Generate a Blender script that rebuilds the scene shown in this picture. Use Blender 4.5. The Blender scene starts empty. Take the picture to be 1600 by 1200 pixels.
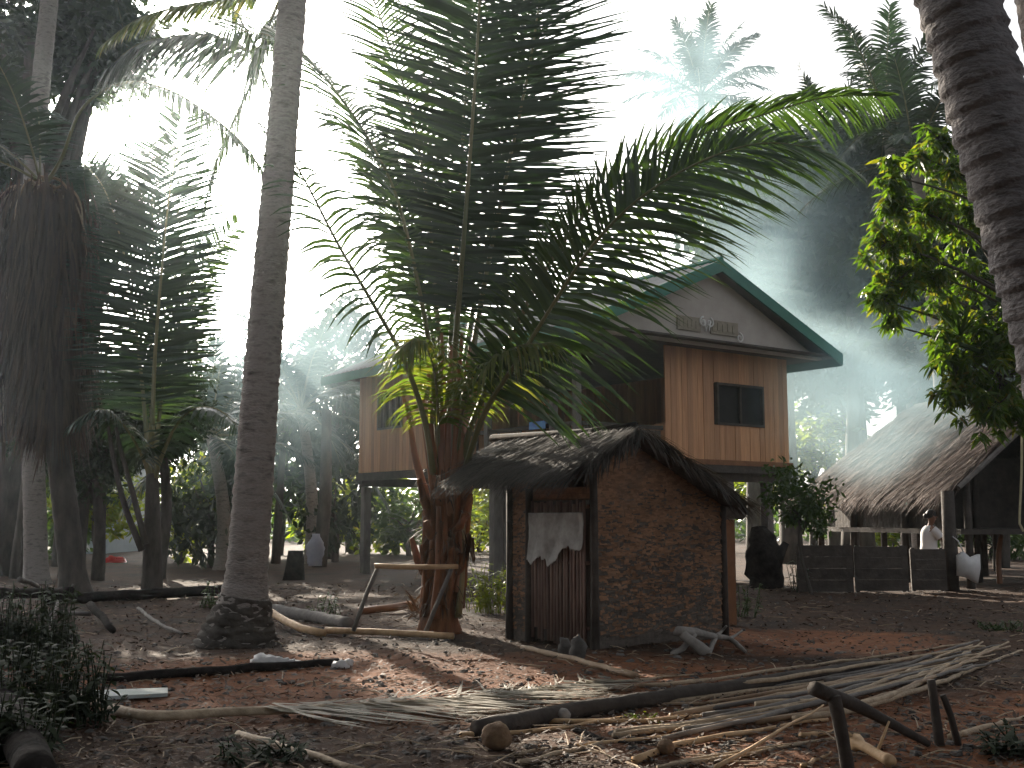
import bpy, math, random
from mathutils import Vector, noise, Matrix
R = random.Random(7)
PI = math.pi
S = bpy.context.scene
COL = S.collection
V = Vector
# ---------------------------------------------------------------- camera numbers
F = 1750.0; HOR = 810.0; EYE = 1.3
PITCH = math.atan((HOR - 600) / F)
CP, SP = math.cos(PITCH), math.sin(PITCH)

def ray(px, py):
    x = (px - 800) / F; y = (600 - py) / F
    return V((x, CP - y * SP, SP + y * CP))

def P(px, py, Y):
    r = ray(px, py); t = Y / r.y
    return V((r.x * t, Y, EYE + r.z * t))

def gz(x, y):
    a = 0.035 * noise.noise(V((x * 0.6, y * 0.6, 1.7))) + 0.05 * noise.noise(V((x * 0.17, y * 0.17, 5.1)))
    return a * max(0.0, min(1.0, (60 - y) / 30))

def G(px, py, z=0.0):
    r = ray(px, py)
    zz = z
    for _ in range(3):
        t = (zz - EYE) / r.z
        zz = z + gz(r.x * t, r.y * t)
    return V((r.x * t, r.y * t, zz))

# ---------------------------------------------------------------- materials
def newmat(name):
    m = bpy.data.materials.new(name); m.use_nodes = True
    nt = m.node_tree; nt.nodes.clear()
    out = nt.nodes.new('ShaderNodeOutputMaterial')
    return m, nt, out

def node(nt, t, **k):
    n = nt.nodes.new(t)
    for a, b in k.items():
        if a in n.inputs.keys(): n.inputs[a].default_value = b
        else: setattr(n, a, b)
    return n

def c4(c): return (c[0], c[1], c[2], 1.0)

def ramp(nt, fac, cols):
    r = nt.nodes.new('ShaderNodeValToRGB')
    e = r.color_ramp.elements
    e[0].position = cols[0][0]; e[0].color = c4(cols[0][1])
    e[1].position = cols[-1][0]; e[1].color = c4(cols[-1][1])
    for p, c in cols[1:-1]:
        x = e.new(p); x.color = c4(c)
    nt.links.new(fac, r.inputs['Fac'])
    return r.outputs['Color']

def mixc(nt, fac, a, b, mode='MIX'):
    m = nt.nodes.new('ShaderNodeMix'); m.data_type = 'RGBA'; m.blend_type = mode
    for s, v in ((0, fac), (6, a), (7, b)):
        if hasattr(v, 'node'): nt.links.new(v, m.inputs[s])
        elif s == 0: m.inputs[0].default_value = v
        else: m.inputs[s].default_value = c4(v)
    return m.outputs[2]

def leafmat(name, c1, c2, tr=(1.6, 1.7, .5), tfac=.4, rough=.4, c3=None):
    m, nt, out = newmat(name)
    g = node(nt, 'ShaderNodeNewGeometry')
    cols = [(0, c1), (.75, c2), (1, c3)] if c3 else [(0, c1), (1, c2)]
    col = ramp(nt, g.outputs['Random Per Island'], cols)
    pr = node(nt, 'ShaderNodeBsdfPrincipled', Roughness=rough)
    nt.links.new(col, pr.inputs['Base Color'])
    tl = node(nt, 'ShaderNodeBsdfTranslucent')
    tc = mixc(nt, 1.0, col, tr, 'MULTIPLY')
    nt.links.new(tc, tl.inputs['Color'])
    mx = node(nt, 'ShaderNodeMixShader'); mx.inputs[0].default_value = tfac
    nt.links.new(pr.outputs[0], mx.inputs[1]); nt.links.new(tl.outputs[0], mx.inputs[2])
    nt.links.new(mx.outputs[0], out.inputs[0])
    return m

def roughmat(name, c1, c2, scale=6, stretch=(1, 1, 1), rough=.85, bump=.4, bscale=None, island=0.0, c3=None, detail=6, spec=.3, bdist=.02):
    m, nt, out = newmat(name)
    tc = node(nt, 'ShaderNodeTexCoord')
    mp = node(nt, 'ShaderNodeMapping'); mp.inputs['Scale'].default_value = stretch
    nt.links.new(tc.outputs['Object'], mp.inputs[0])
    n1 = node(nt, 'ShaderNodeTexNoise', Scale=scale, Detail=detail, Roughness=.65)
    nt.links.new(mp.outputs[0], n1.inputs['Vector'])
    cols = [(.3, c1), (.7, c2)] if not c3 else [(.25, c1), (.5, c2), (.75, c3)]
    col = ramp(nt, n1.outputs['Fac'], cols)
    if island:
        g = node(nt, 'ShaderNodeNewGeometry')
        gr = ramp(nt, g.outputs['Random Per Island'], [(0, (1 - island,) * 3), (1, (1 + island,) * 3)])
        col = mixc(nt, 1.0, col, gr, 'MULTIPLY')
    pr = node(nt, 'ShaderNodeBsdfPrincipled', Roughness=rough)
    pr.inputs['Specular IOR Level'].default_value = spec
    nt.links.new(col, pr.inputs['Base Color'])
    if bump:
        n2 = node(nt, 'ShaderNodeTexNoise', Scale=bscale or scale * 3, Detail=5)
        nt.links.new(mp.outputs[0], n2.inputs['Vector'])
        b = node(nt, 'ShaderNodeBump', Strength=bump, Distance=bdist)
        nt.links.new(n2.outputs['Fac'], b.inputs['Height'])
        nt.links.new(b.outputs[0], pr.inputs['Normal'])
    nt.links.new(pr.outputs[0], out.inputs[0])
    return m

M = {}
M['frond'] = leafmat('palm_leaflet_green', (.02, .042, .016), (.042, .075, .022), tfac=.3, rough=.33)
M['frond_dark'] = leafmat('palm_leaflet_deep', (.013, .028, .015), (.024, .045, .02), tr=(1.3, 1.6, .7), tfac=.2, rough=.38)
M['frond_yel'] = leafmat('palm_leaflet_yellowish', (.06, .1, .02), (.12, .14, .035), tfac=.45, rough=.35, c3=(.2, .17, .06))
M['frond_dry'] = leafmat('palm_leaflet_dry', (.034, .018, .009), (.085, .05, .026), tr=(1.2, 1, .7), tfac=.2, rough=.7)
M['frond_grey'] = leafmat('palm_leaflet_weathered', (.2, .18, .14), (.36, .32, .25), tr=(1, 1, .8), tfac=.15, rough=.7)
M['rachis'] = roughmat('palm_midrib_green', (.07, .09, .03), (.16, .13, .05), 3, (1, 1, .3), .4, .1, spec=.5)
M['rachis_red'] = roughmat('palm_midrib_ruddy', (.16, .06, .025), (.28, .12, .045), 3, (1, 1, .4), .45, .2, spec=.5)
M['rachis_dry'] = roughmat('palm_midrib_dry', (.2, .13, .08), (.38, .27, .17), 4, (1, 1, 1), .6, .3)
M['sheath'] = roughmat('palm_sheath_fibre', (.06, .028, .014), (.22, .09, .035), 7, (2, 2, .4), .8, .7)
M['bark_palm'] = roughmat('palm_bark', (.075, .066, .06), (.3, .265, .24), 5, (1, 1, 3), .9, 1, 22, c3=(.15, .133, .12))
M['bark_dark'] = roughmat('dark_bark', (.035, .03, .025), (.1, .085, .07), 6, (1, 1, .35), .9, .7, 16)
M['bark_near'] = roughmat('near_palm_bark', (.06, .055, .055), (.21, .195, .195), 6, (1, 1, 2.0), .92, 1.0, 24, c3=(.14, .13, .13), bdist=.03)
M['leaf_dark'] = leafmat('leaf_dark_green', (.012, .026, .012), (.028, .048, .018), tfac=.2, rough=.55)
M['leaf_weed'] = leafmat('weed_leaf', (.012, .022, .01), (.028, .042, .016), tfac=.2, rough=.85)
M['leaf_mid'] = leafmat('leaf_mid_green', (.025, .055, .014), (.06, .1, .025), tfac=.42)
M['leaf_yel'] = leafmat('leaf_yellow_green', (.1, .14, .015), (.19, .22, .03), tfac=.62, c3=(.15, .12, .03))
M['leaf_mango'] = leafmat('leaf_mango', (.035, .075, .012), (.085, .14, .018), tfac=.5, rough=.35, c3=(.15, .13, .022))
M['wood_wall'] = roughmat('timber_planks', (.36, .165, .075), (.56, .29, .14), 3.5, (3, 3, .25), .6, .3, 10, island=.2, spec=.4)
M['wood_grey'] = roughmat('weathered_timber', (.09, .08, .075), (.2, .18, .165), 5, (1, 1, .4), .85, .4, island=.15)
M['wood_dark'] = roughmat('dark_timber', (.03, .024, .02), (.075, .06, .05), 5, (1, 1, 1), .85, .5, island=.2)
M['beam_red'] = roughmat('ruddy_beam', (.14, .06, .03), (.24, .11, .05), 5, (1, 1, 1), .8, .3)
M['roof_metal'] = roughmat('corrugated_roof', (.16, .16, .155), (.25, .25, .24), 2, (1, 1, 1), .5, .1, spec=.5)
M['roof_green'] = roughmat('green_fascia', (.012, .11, .075), (.02, .16, .11), 3, (1, 1, 1), .5, .1)
M['gable'] = roughmat('grey_gable_board', (.34, .3, .265), (.43, .385, .345), 2, (1, 1, 1), .8, .15)
M['carve'] = roughmat('carved_board', (.2, .17, .13), (.3, .26, .2), 8, (1, 1, 1), .8, .3)
M['white_paint'] = roughmat('white_scroll', (.6, .58, .55), (.7, .68, .65), 8, (1, 1, 1), .6, .1)
M['void'] = roughmat('dark_interior', (.012, .012, .012), (.02, .02, .02), 3, (1, 1, 1), .95, 0)
M['bark_sheet_grey'] = roughmat('bark_sheet_grey', (.065, .052, .043), (.13, .105, .085), 1.6, (1, 1, 1), .9, .5, 20, island=.3)
M['bark_sheet'] = roughmat('bark_sheet', (.125, .068, .04), (.25, .135, .077), 1.6, (1, 1, 1), .9, .5, 20, island=.28, c3=(.1, .085, .07))
M['thatch'] = leafmat('thatch_straw', (.035, .03, .026), (.095, .078, .065), tr=(1, .9, .7), tfac=.08, rough=.85)
M['thatch_red'] = leafmat('thatch_ruddy', (.06, .04, .032), (.15, .095, .075), tr=(1, .9, .7), tfac=.08, rough=.85)
M['thatch_base'] = roughmat('thatch_bed', (.03, .025, .02), (.07, .055, .045), 9, (1, 1, 1), .95, .8)
M['bamboo_dark'] = roughmat('slats_dark', (.14, .085, .07), (.3, .2, .165), 6, (2, 2, .4), .8, .4, island=.3)
M['cloth'] = roughmat('grey_sheet', (.2, .19, .175), (.44, .43, .41), 5, (1, 1, 1), .85, .3, 8)
M['plastic'] = roughmat('pale_plastic', (.45, .43, .42), (.62, .6, .58), 5, (1, 1, 1), .45, .3, 9)
M['pole'] = roughmat('cut_midribs', (.22, .165, .105), (.46, .35, .24), 9, (1, 1, 1), .7, .6, island=.25)
M['pole_lit'] = roughmat('midribs_sunlit_tone', (.36, .22, .11), (.62, .42, .24), 9, (1, 1, 1), .6, .3, island=.2)  # lighter, more orange copy of the pole colour, with sunlight painted in
M['log_dark'] = roughmat('charred_log', (.012, .011, .01), (.045, .038, .034), 6, (1, 1, 1), .9, .7, spec=.05)
M['log_grey'] = roughmat('grey_log', (.1, .09, .082), (.22, .2, .18), 6, (1, 1, 1), .85, .6)
M['root'] = roughmat('bare_root', (.16, .145, .13), (.3, .27, .24), 6, (1, 1, 1), .8, .5)
M['husk'] = roughmat('coconut_husk', (.1, .06, .035), (.22, .14, .08), 9, (1, 1, 1), .9, .8)
M['stone'] = roughmat('stone', (.05, .045, .042), (.14, .13, .12), 6, (1, 1, 1), .9, .5, island=.3)
M['skin'] = roughmat('skin', (.16, .08, .05), (.2, .1, .065), 4, (1, 1, 1), .6, .05)
M['hair'] = roughmat('hair', (.012, .01, .009), (.02, .016, .014), 30, (1, 1, 1), .5, .3)
M['shirt'] = roughmat('white_shirt', (.62, .6, .6), (.72, .7, .7), 5, (1, 1, 1), .85, .3, 12)
M['skirt'] = roughmat('dark_skirt', (.025, .025, .035), (.05, .05, .06), 5, (1, 1, 1), .9, .3, 12)
M['red_cloth'] = leafmat('red_sheet', (.55, .02, .02), (.6, .03, .02), tr=(1.4, 1, 1), tfac=.5)
M['blue_cloth'] = roughmat('blue_cloth', (.12, .16, .5), (.12, .35, .6), 9, (1, 1, 1), .8, .2)
M['sack'] = roughmat('lilac_sack', (.36, .35, .45), (.48, .47, .52), 5, (1, 1, 1), .85, .3)
M['pale_wall'] = roughmat('pale_far_wall', (.32, .36, .38), (.4, .44, .46), 2, (1, 1, 1), .9, .1)
M['rope'] = roughmat('rope', (.35, .3, .18), (.5, .44, .28), 9, (1, 1, 1), .9, .4)
M['litter'] = leafmat('leaf_litter', (.025, .016, .012), (.1, .062, .04), tr=(1, .8, .6), tfac=.1, rough=.8, c3=(.2, .13, .08))
M['board'] = roughmat('pale_board', (.28, .32, .3), (.4, .43, .41), 5, (1, 1, 1), .7, .2)

# hut wall: woven bark sheets in uneven courses
def hutwall():
    m, nt, out = newmat('woven_bark_wall')
    tc = node(nt, 'ShaderNodeTexCoord')
    nz = node(nt, 'ShaderNodeTexNoise', Scale=3.0, Detail=4)
    nt.links.new(tc.outputs['UV'], nz.inputs['Vector'])
    ad = mixc(nt, .07, tc.outputs['UV'], nz.outputs['Color'], 'ADD')
    br = node(nt, 'ShaderNodeTexBrick', Scale=1.0)
    br.inputs['Brick Width'].default_value = .16; br.inputs['Row Height'].default_value = .055
    br.inputs['Mortar Size'].default_value = .006; br.inputs['Bias'].default_value = -.2
    br.inputs['Color1'].default_value = c4((.13, .06, .032)); br.inputs['Color2'].default_value = c4((.25, .13, .07))
    br.inputs['Mortar'].default_value = c4((.03, .02, .015))
    nt.links.new(ad, br.inputs['Vector'])
    n2 = node(nt, 'ShaderNodeTexNoise', Scale=2.2, Detail=7, Roughness=.7)
    nt.links.new(tc.outputs['UV'], n2.inputs['Vector'])
    pat = ramp(nt, n2.outputs['Fac'], [(.42, (0, 0, 0)), (.6, (1, 1, 1))])
    flatc = mixc(nt, .72, br.outputs['Color'], (.22, .115, .06))
    sx = node(nt, 'ShaderNodeSeparateXYZ'); nt.links.new(tc.outputs['UV'], sx.inputs[0])
    zz = node(nt, 'ShaderNodeMapRange'); zz.inputs['From Min'].default_value = 0; zz.inputs['From Max'].default_value = 1.9; zz.inputs['To Min'].default_value = .3; zz.inputs['To Max'].default_value = -.18
    nt.links.new(sx.outputs['Y'], zz.inputs['Value'])
    ad2 = node(nt, 'ShaderNodeMath', operation='ADD', use_clamp=True); nt.links.new(n2.outputs['Fac'], ad2.inputs[0]); nt.links.new(zz.outputs[0], ad2.inputs[1])
    pat = ramp(nt, ad2.outputs[0], [(.45, (0, 0, 0)), (.66, (1, 1, 1))])
    col = mixc(nt, pat, flatc, (.11, .09, .075))
    n3 = node(nt, 'ShaderNodeTexNoise', Scale=14, Detail=6, Roughness=.7)
    nt.links.new(tc.outputs['UV'], n3.inputs['Vector'])
    col = mixc(nt, .8, col, ramp(nt, n3.outputs['Fac'], [(.3, (.45, .43, .42)), (.7, (1.5, 1.45, 1.4))]), 'MULTIPLY')
    pr = node(nt, 'ShaderNodeBsdfPrincipled', Roughness=.9)
    nt.links.new(col, pr.inputs['Base Color'])
    b = node(nt, 'ShaderNodeBump', Strength=.7, Distance=.02)
    hh = mixc(nt, .5, br.outputs['Fac'], n3.outputs['Fac'])
    inv = node(nt, 'ShaderNodeInvert'); nt.links.new(hh, inv.inputs['Color'])
    nt.links.new(inv.outputs[0], b.inputs['Height']); nt.links.new(b.outputs[0], pr.inputs['Normal'])
    nt.links.new(pr.outputs[0], out.inputs[0])
    return m
M['hutwall'] = hutwall()

def groundmat():
    m, nt, out = newmat('earth')
    tc = node(nt, 'ShaderNodeTexCoord')
    n1 = node(nt, 'ShaderNodeTexNoise', Scale=.55, Detail=8, Roughness=.65)
    n2 = node(nt, 'ShaderNodeTexNoise', Scale=7, Detail=8, Roughness=.7)
    n3 = node(nt, 'ShaderNodeTexVoronoi', Scale=16)
    for n in (n1, n2, n3): nt.links.new(tc.outputs['Object'], n.inputs['Vector'])
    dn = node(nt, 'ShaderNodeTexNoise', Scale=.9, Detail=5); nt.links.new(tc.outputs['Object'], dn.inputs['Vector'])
    bare_sunlit_mask = None  # bare soil areas, laid where the sun patches fall
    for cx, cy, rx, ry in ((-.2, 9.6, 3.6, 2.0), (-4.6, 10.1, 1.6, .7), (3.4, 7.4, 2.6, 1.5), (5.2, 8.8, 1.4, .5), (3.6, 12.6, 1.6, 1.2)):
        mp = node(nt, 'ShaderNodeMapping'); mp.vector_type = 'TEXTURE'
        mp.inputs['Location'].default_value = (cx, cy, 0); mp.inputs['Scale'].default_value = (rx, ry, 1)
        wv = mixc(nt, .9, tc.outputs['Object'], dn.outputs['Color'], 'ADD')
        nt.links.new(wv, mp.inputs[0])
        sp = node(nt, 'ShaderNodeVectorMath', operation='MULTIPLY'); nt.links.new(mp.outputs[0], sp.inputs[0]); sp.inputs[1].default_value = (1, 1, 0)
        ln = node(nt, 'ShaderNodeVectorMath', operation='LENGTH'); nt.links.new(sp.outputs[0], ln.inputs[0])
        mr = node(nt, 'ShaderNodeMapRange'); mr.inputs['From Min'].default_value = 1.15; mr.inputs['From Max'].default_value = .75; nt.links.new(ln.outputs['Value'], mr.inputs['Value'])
        if bare_sunlit_mask is None: bare_sunlit_mask = mr.outputs[0]
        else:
            mx = node(nt, 'ShaderNodeMath', operation='MAXIMUM'); nt.links.new(bare_sunlit_mask, mx.inputs[0]); nt.links.new(mr.outputs[0], mx.inputs[1]); bare_sunlit_mask = mx.outputs[0]
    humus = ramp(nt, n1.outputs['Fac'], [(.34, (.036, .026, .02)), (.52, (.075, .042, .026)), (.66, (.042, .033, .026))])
    bare = ramp(nt, n1.outputs['Fac'], [(.35, (.15, .064, .033)), (.6, (.25, .105, .05))])  # bare soil, its red and brightness raised to carry the sunlit patches
    a = mixc(nt, bare_sunlit_mask, humus, bare)
    bcol = ramp(nt, n2.outputs['Fac'], [(.3, (.45, .42, .4)), (.55, (1, 1, 1)), (.75, (1.5, 1.4, 1.3))])
    col = mixc(nt, .9, a, bcol, 'MULTIPLY')
    vc = ramp(nt, n3.outputs['Distance'], [(0, (1.35, 1.3, 1.2)), (.3, (.8, .8, .8))])
    col = mixc(nt, .5, col, vc, 'MULTIPLY')
    pr = node(nt, 'ShaderNodeBsdfPrincipled', Roughness=.95)
    pr.inputs['Specular IOR Level'].default_value = .15
    nt.links.new(col, pr.inputs['Base Color'])
    b = node(nt, 'ShaderNodeBump', Strength=.8, Distance=.04)
    nt.links.new(n2.outputs['Fac'], b.inputs['Height']); nt.links.new(b.outputs[0], pr.inputs['Normal'])
    nt.links.new(pr.outputs[0], out.inputs[0])
    return m
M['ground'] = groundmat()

# ---------------------------------------------------------------- mesh building
class MB:
    def __init__(s): s.v = []; s.f = []; s.m = []; s.uv = None
    def add(s, vs, fs, mi=0):
        o = len(s.v); s.v += [tuple(x) for x in vs]
        s.f += [tuple(i + o for i in f) for f in fs]; s.m += [mi] * len(fs)
    def box(s, o, ax, ay, az, mi=0):       # corner o and three edge vectors
        o = V(o); ax = V(ax); ay = V(ay); az = V(az)
        vs = [o, o + ax, o + ax + ay, o + ay, o + az, o + ax + az, o + ax + ay + az, o + ay + az]
        fs = [(0, 3, 2, 1), (4, 5, 6, 7), (0, 1, 5, 4), (1, 2, 6, 5), (2, 3, 7, 6), (3, 0, 4, 7)]
        if ax.cross(ay).dot(az) < 0: fs = [f[::-1] for f in fs]
        s.add(vs, fs, mi)
    def tube(s, pts, rads, n=8, mi=0, cap=True, wob=0.0, flat=1.0):
        pts = [V(p) for p in pts]; k = len(pts)
        if not hasattr(rads, '__len__'): rads = [rads] * k
        ref = None; vs = []
        for i, p in enumerate(pts):
            t = (pts[min(i + 1, k - 1)] - pts[max(i - 1, 0)])
            if t.length < 1e-7: t = V((0, 0, 1))
            t.normalize()
            if ref is None: ref = t.orthogonal().normalized()
            ref = (ref - t * ref.dot(t)); ref = ref.normalized() if ref.length > 1e-6 else t.orthogonal().normalized()
            b = t.cross(ref)
            for j in range(n):
                a = 2 * PI * j / n
                r = rads[i] * (1 + (R.uniform(-wob, wob) if wob else 0))
                vs.append(p + ref * math.cos(a) * r + b * math.sin(a) * r * flat)
        fs = []
        for i in range(k - 1):
            for j in range(n):
                fs.append((i * n + j, i * n + (j + 1) % n, (i + 1) * n + (j + 1) % n, (i + 1) * n + j))
        if cap:
            fs.append(tuple(range(n - 1, -1, -1))); fs.append(tuple((k - 1) * n + j for j in range(n)))
        s.add(vs, fs, mi)
    def ball(s, c, r, nu=10, nv=7, mi=0, sq=(1, 1, 1), jit=0.0):
        c = V(c); vs = []; fs = []
        for i in range(nv + 1):
            th = PI * i / nv
            for j in range(nu):
                ph = 2 * PI * j / nu
                d = V((math.sin(th) * math.cos(ph) * sq[0], math.sin(th) * math.sin(ph) * sq[1], math.cos(th) * sq[2]))
                k = 1 + jit * noise.noise(c * 3 + d * 1.7)
                vs.append(c + d * r * k)
        for i in range(nv):
            for j in range(nu):
                fs.append((i * nu + j, (i + 1) * nu + j, (i + 1) * nu + (j + 1) % nu, i * nu + (j + 1) % nu))
        s.add(vs, fs, mi)
    def blade(s, p, d, w, L, wid, droop=0.0, seg=3, mi=0, taper0=.6):
        """thin leaf strip from p along d; w = width direction"""
        p = V(p); d = V(d).normalized(); w = V(w); vs = []; st = L / seg
        for i in range(seg + 1):
            u = i / seg
            prof = (taper0 + (1 - taper0) * min(1, u * 4)) * (1 - u ** 2.2) if u < 1 else 0
            ww = w - d * w.dot(d)
            ww = ww.normalized() if ww.length > 1e-6 else d.orthogonal().normalized()
            if u < 1:
                vs.append(p + ww * wid * .5 * prof); vs.append(p - ww * wid * .5 * prof)
            else: vs.append(p.copy())
            d = (d + V((0, 0, -1)) * droop / seg).normalized()
            p = p + d * st
        fs = [(2 * i, 2 * i + 1, 2 * i + 3, 2 * i + 2) for i in range(seg - 1)]
        fs.append((2 * seg - 2, 2 * seg - 1, 2 * seg))
        s.add(vs, fs, mi)
    def leaf(s, p, d, n, L, W, mi=0):
        d = V(d).normalized(); n = V(n); sd = d.cross(n)
        sd = sd.normalized() if sd.length > 1e-5 else d.orthogonal().normalized()
        q = p + d * L * .45
        s.add([p, q + sd * W * .5, p + d * L, q - sd * W * .5], [(0, 1, 2, 3)], mi)

def obj(name, mb, mats, parent=None, smooth=False, off=None):
    me = bpy.data.meshes.new(name)
    o0 = V(off) if off is not None else (parent.location.copy() if parent is not None else V((0, 0, 0)))
    if parent is not None and parent.parent is not None and off is None:
        o0 = parent.parent.location + parent.location
    vs = [(x[0] - o0.x, x[1] - o0.y, x[2] - o0.z) for x in mb.v] if o0.length else mb.v
    me.from_pydata(vs, [], mb.f)
    if not isinstance(mats, (list, tuple)): mats = [mats]
    for m in mats: me.materials.append(M[m] if isinstance(m, str) else m)
    if len(mats) > 1: me.polygons.foreach_set('material_index', mb.m)
    if smooth: me.polygons.foreach_set('use_smooth', [True] * len(me.polygons))
    me.update()
    o = bpy.data.objects.new(name, me); COL.objects.link(o)
    if parent is not None: o.parent = parent
    elif off is not None: o.location = o0
    return o

def tag(o, label, cat, group=None, kind=None):
    if label: o['label'] = label
    if cat: o['category'] = cat
    if group: o['group'] = group
    if kind: o['kind'] = kind
    return o

def thing(name, loc, label, cat, group=None):
    o = bpy.data.objects.new(name, None); COL.objects.link(o)
    o.empty_display_size = .2; o.location = V(loc)
    return tag(o, label, cat, group)

def single(name, mb, mats, label, cat, group=None, smooth=False):
    c = V((0, 0, 0)); zmin = 1e9
    for x in mb.v: c += V(x); zmin = min(zmin, x[2])
    c /= len(mb.v); c.z = zmin
    return tag(obj(name, mb, mats, None, smooth, off=c), label, cat, group)

def spline(pts, n):
    pts = [V(p) for p in pts]; out = []
    k = len(pts) - 1
    for i in range(n):
        t = i / (n - 1) * k; j = min(int(t), k - 1); u = t - j
        p1, p2 = pts[j], pts[j + 1]
        p0 = pts[j - 1] if j > 0 else p1 * 2 - p2
        p3 = pts[j + 2] if j + 2 <= k else p2 * 2 - p1
        out.append(.5 * ((2 * p1) + (p2 - p0) * u + (2 * p0 - 5 * p1 + 4 * p2 - p3) * u * u + (3 * p1 - p0 - 3 * p2 + p3) * u ** 3))
    # even spacing
    L = [0]
    for a, b in zip(out, out[1:]): L.append(L[-1] + (b - a).length)
    res = []; j = 0
    for i in range(n):
        d = L[-1] * i / (n - 1)
        while j < n - 2 and L[j + 1] < d: j += 1
        u = (d - L[j]) / max(1e-9, L[j + 1] - L[j])
        res.append(out[j].lerp(out[j + 1], min(1, max(0, u))))
    return res

def I(*pts):                       # (px, py, depth) -> world
    return [P(*p) for p in pts]

# ---------------------------------------------------------------- palm fronds
def frond_mb(pts, side=None, L=.9, n=70, t0=.25, a0=65, a1=28, vee=18, droop=.7, w=.045, r0=.035, r1=.006, seg=4, rseed=0, miss=.03, tipL=.45, up=(0, 0, 1), baseL=.5, asym=1.0):
    rg = random.Random(rseed)
    mb = MB(); c = spline(pts, 48); k = len(c)
    mb.tube(c, [r0 + (r1 - r0) * (i / (k - 1)) ** .7 for i in range(k)], 6, 0, True)
    upv = V(up)
    for i in range(n):
        t = t0 + (1 - t0) * i / (n - 1)
        x = t * (k - 1); j = min(int(x), k - 2); p = c[j].lerp(c[j + 1], x - j)
        T = (c[min(j + 2, k - 1)] - c[max(j - 1, 0)]).normalized()
        if side is not None: Sd = V(side)
        else: Sd = T.cross(upv)
        Sd = Sd - T * Sd.dot(T)
        Sd = Sd.normalized() if Sd.length > 1e-4 else T.orthogonal().normalized()
        N = Sd.cross(T).normalized()
        if N.dot(upv) < 0 and side is None: N = -N
        u = (t - t0) / (1 - t0)
        prof = (baseL + (1 - baseL) * min(1, u / .22)) * (1 - (1 - tipL) * max(0, (u - .45) / .55) ** 1.5)
        a = math.radians(a0 + (a1 - a0) * u ** 1.2)
        for sg in (-1, 1):
            if rg.random() < miss: continue
            aa = a + rg.uniform(-.09, .09); ve = math.radians(vee + rg.uniform(-9, 9))
            d = T * math.cos(aa) + (Sd * sg * math.cos(ve) + N * math.sin(ve)) * math.sin(aa)
            wv = (T * math.sin(aa) - Sd * sg * math.cos(aa)) + N * rg.uniform(-.5, .5)
            mb.blade(p, d, wv, L * prof * rg.uniform(.88, 1.08) * (asym if sg < 0 else 1), w * rg.uniform(.8, 1.15) * (.6 + .4 * prof), droop * rg.uniform(.7, 1.3), seg, 1)
    return mb

# ---------------------------------------------------------------- setting: ground
def build_ground():
    mb = MB()
    def axis(lo, hi, fine0, fine1, st):
        a = []
        x = fine0
        while x <= fine1 + 1e-6: a.append(x); x += st
        s = st; x = fine1
        while x < hi: s *= 1.35; x += s; a.append(min(x, hi))
        s = st; x = fine0
        while x > lo: s *= 1.35; x -= s; a.insert(0, max(x, lo))
        return a
    xs = axis(-900, 900, -11, 13, .14); ys = axis(-40, 1500, 3.5, 24, .14)
    vs = []; fs = []
    for y in ys:
        for x in xs:
            z = gz(x, y)
            if 3 < y < 26 and -12 < x < 14:
                z += .018 * noise.noise(V((x * 3, y * 3, 9))) + .012 * noise.noise(V((x * 8, y * 8, 3)))
            vs.append((x, y, z))
    nx = len(xs)
    for j in range(len(ys) - 1):
        for i in range(nx - 1):
            fs.append((j * nx + i, j * nx + i + 1, (j + 1) * nx + i + 1, (j + 1) * nx + i))
    mb.add(vs, fs)
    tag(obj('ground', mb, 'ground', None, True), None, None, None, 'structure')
build_ground()

# ---------------------------------------------------------------- timber house on stilts
UA = math.radians(53.8); VA = math.radians(36.2)
UD = V((math.sin(UA), math.cos(UA), 0)); VD = V((-math.sin(VA), math.cos(VA), 0)); ZD = V((0, 0, 1))
def HP(c, a, b, z): return V((c.x + UD.x * a + VD.x * b, c.y + UD.y * a + VD.y * b, z))

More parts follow.
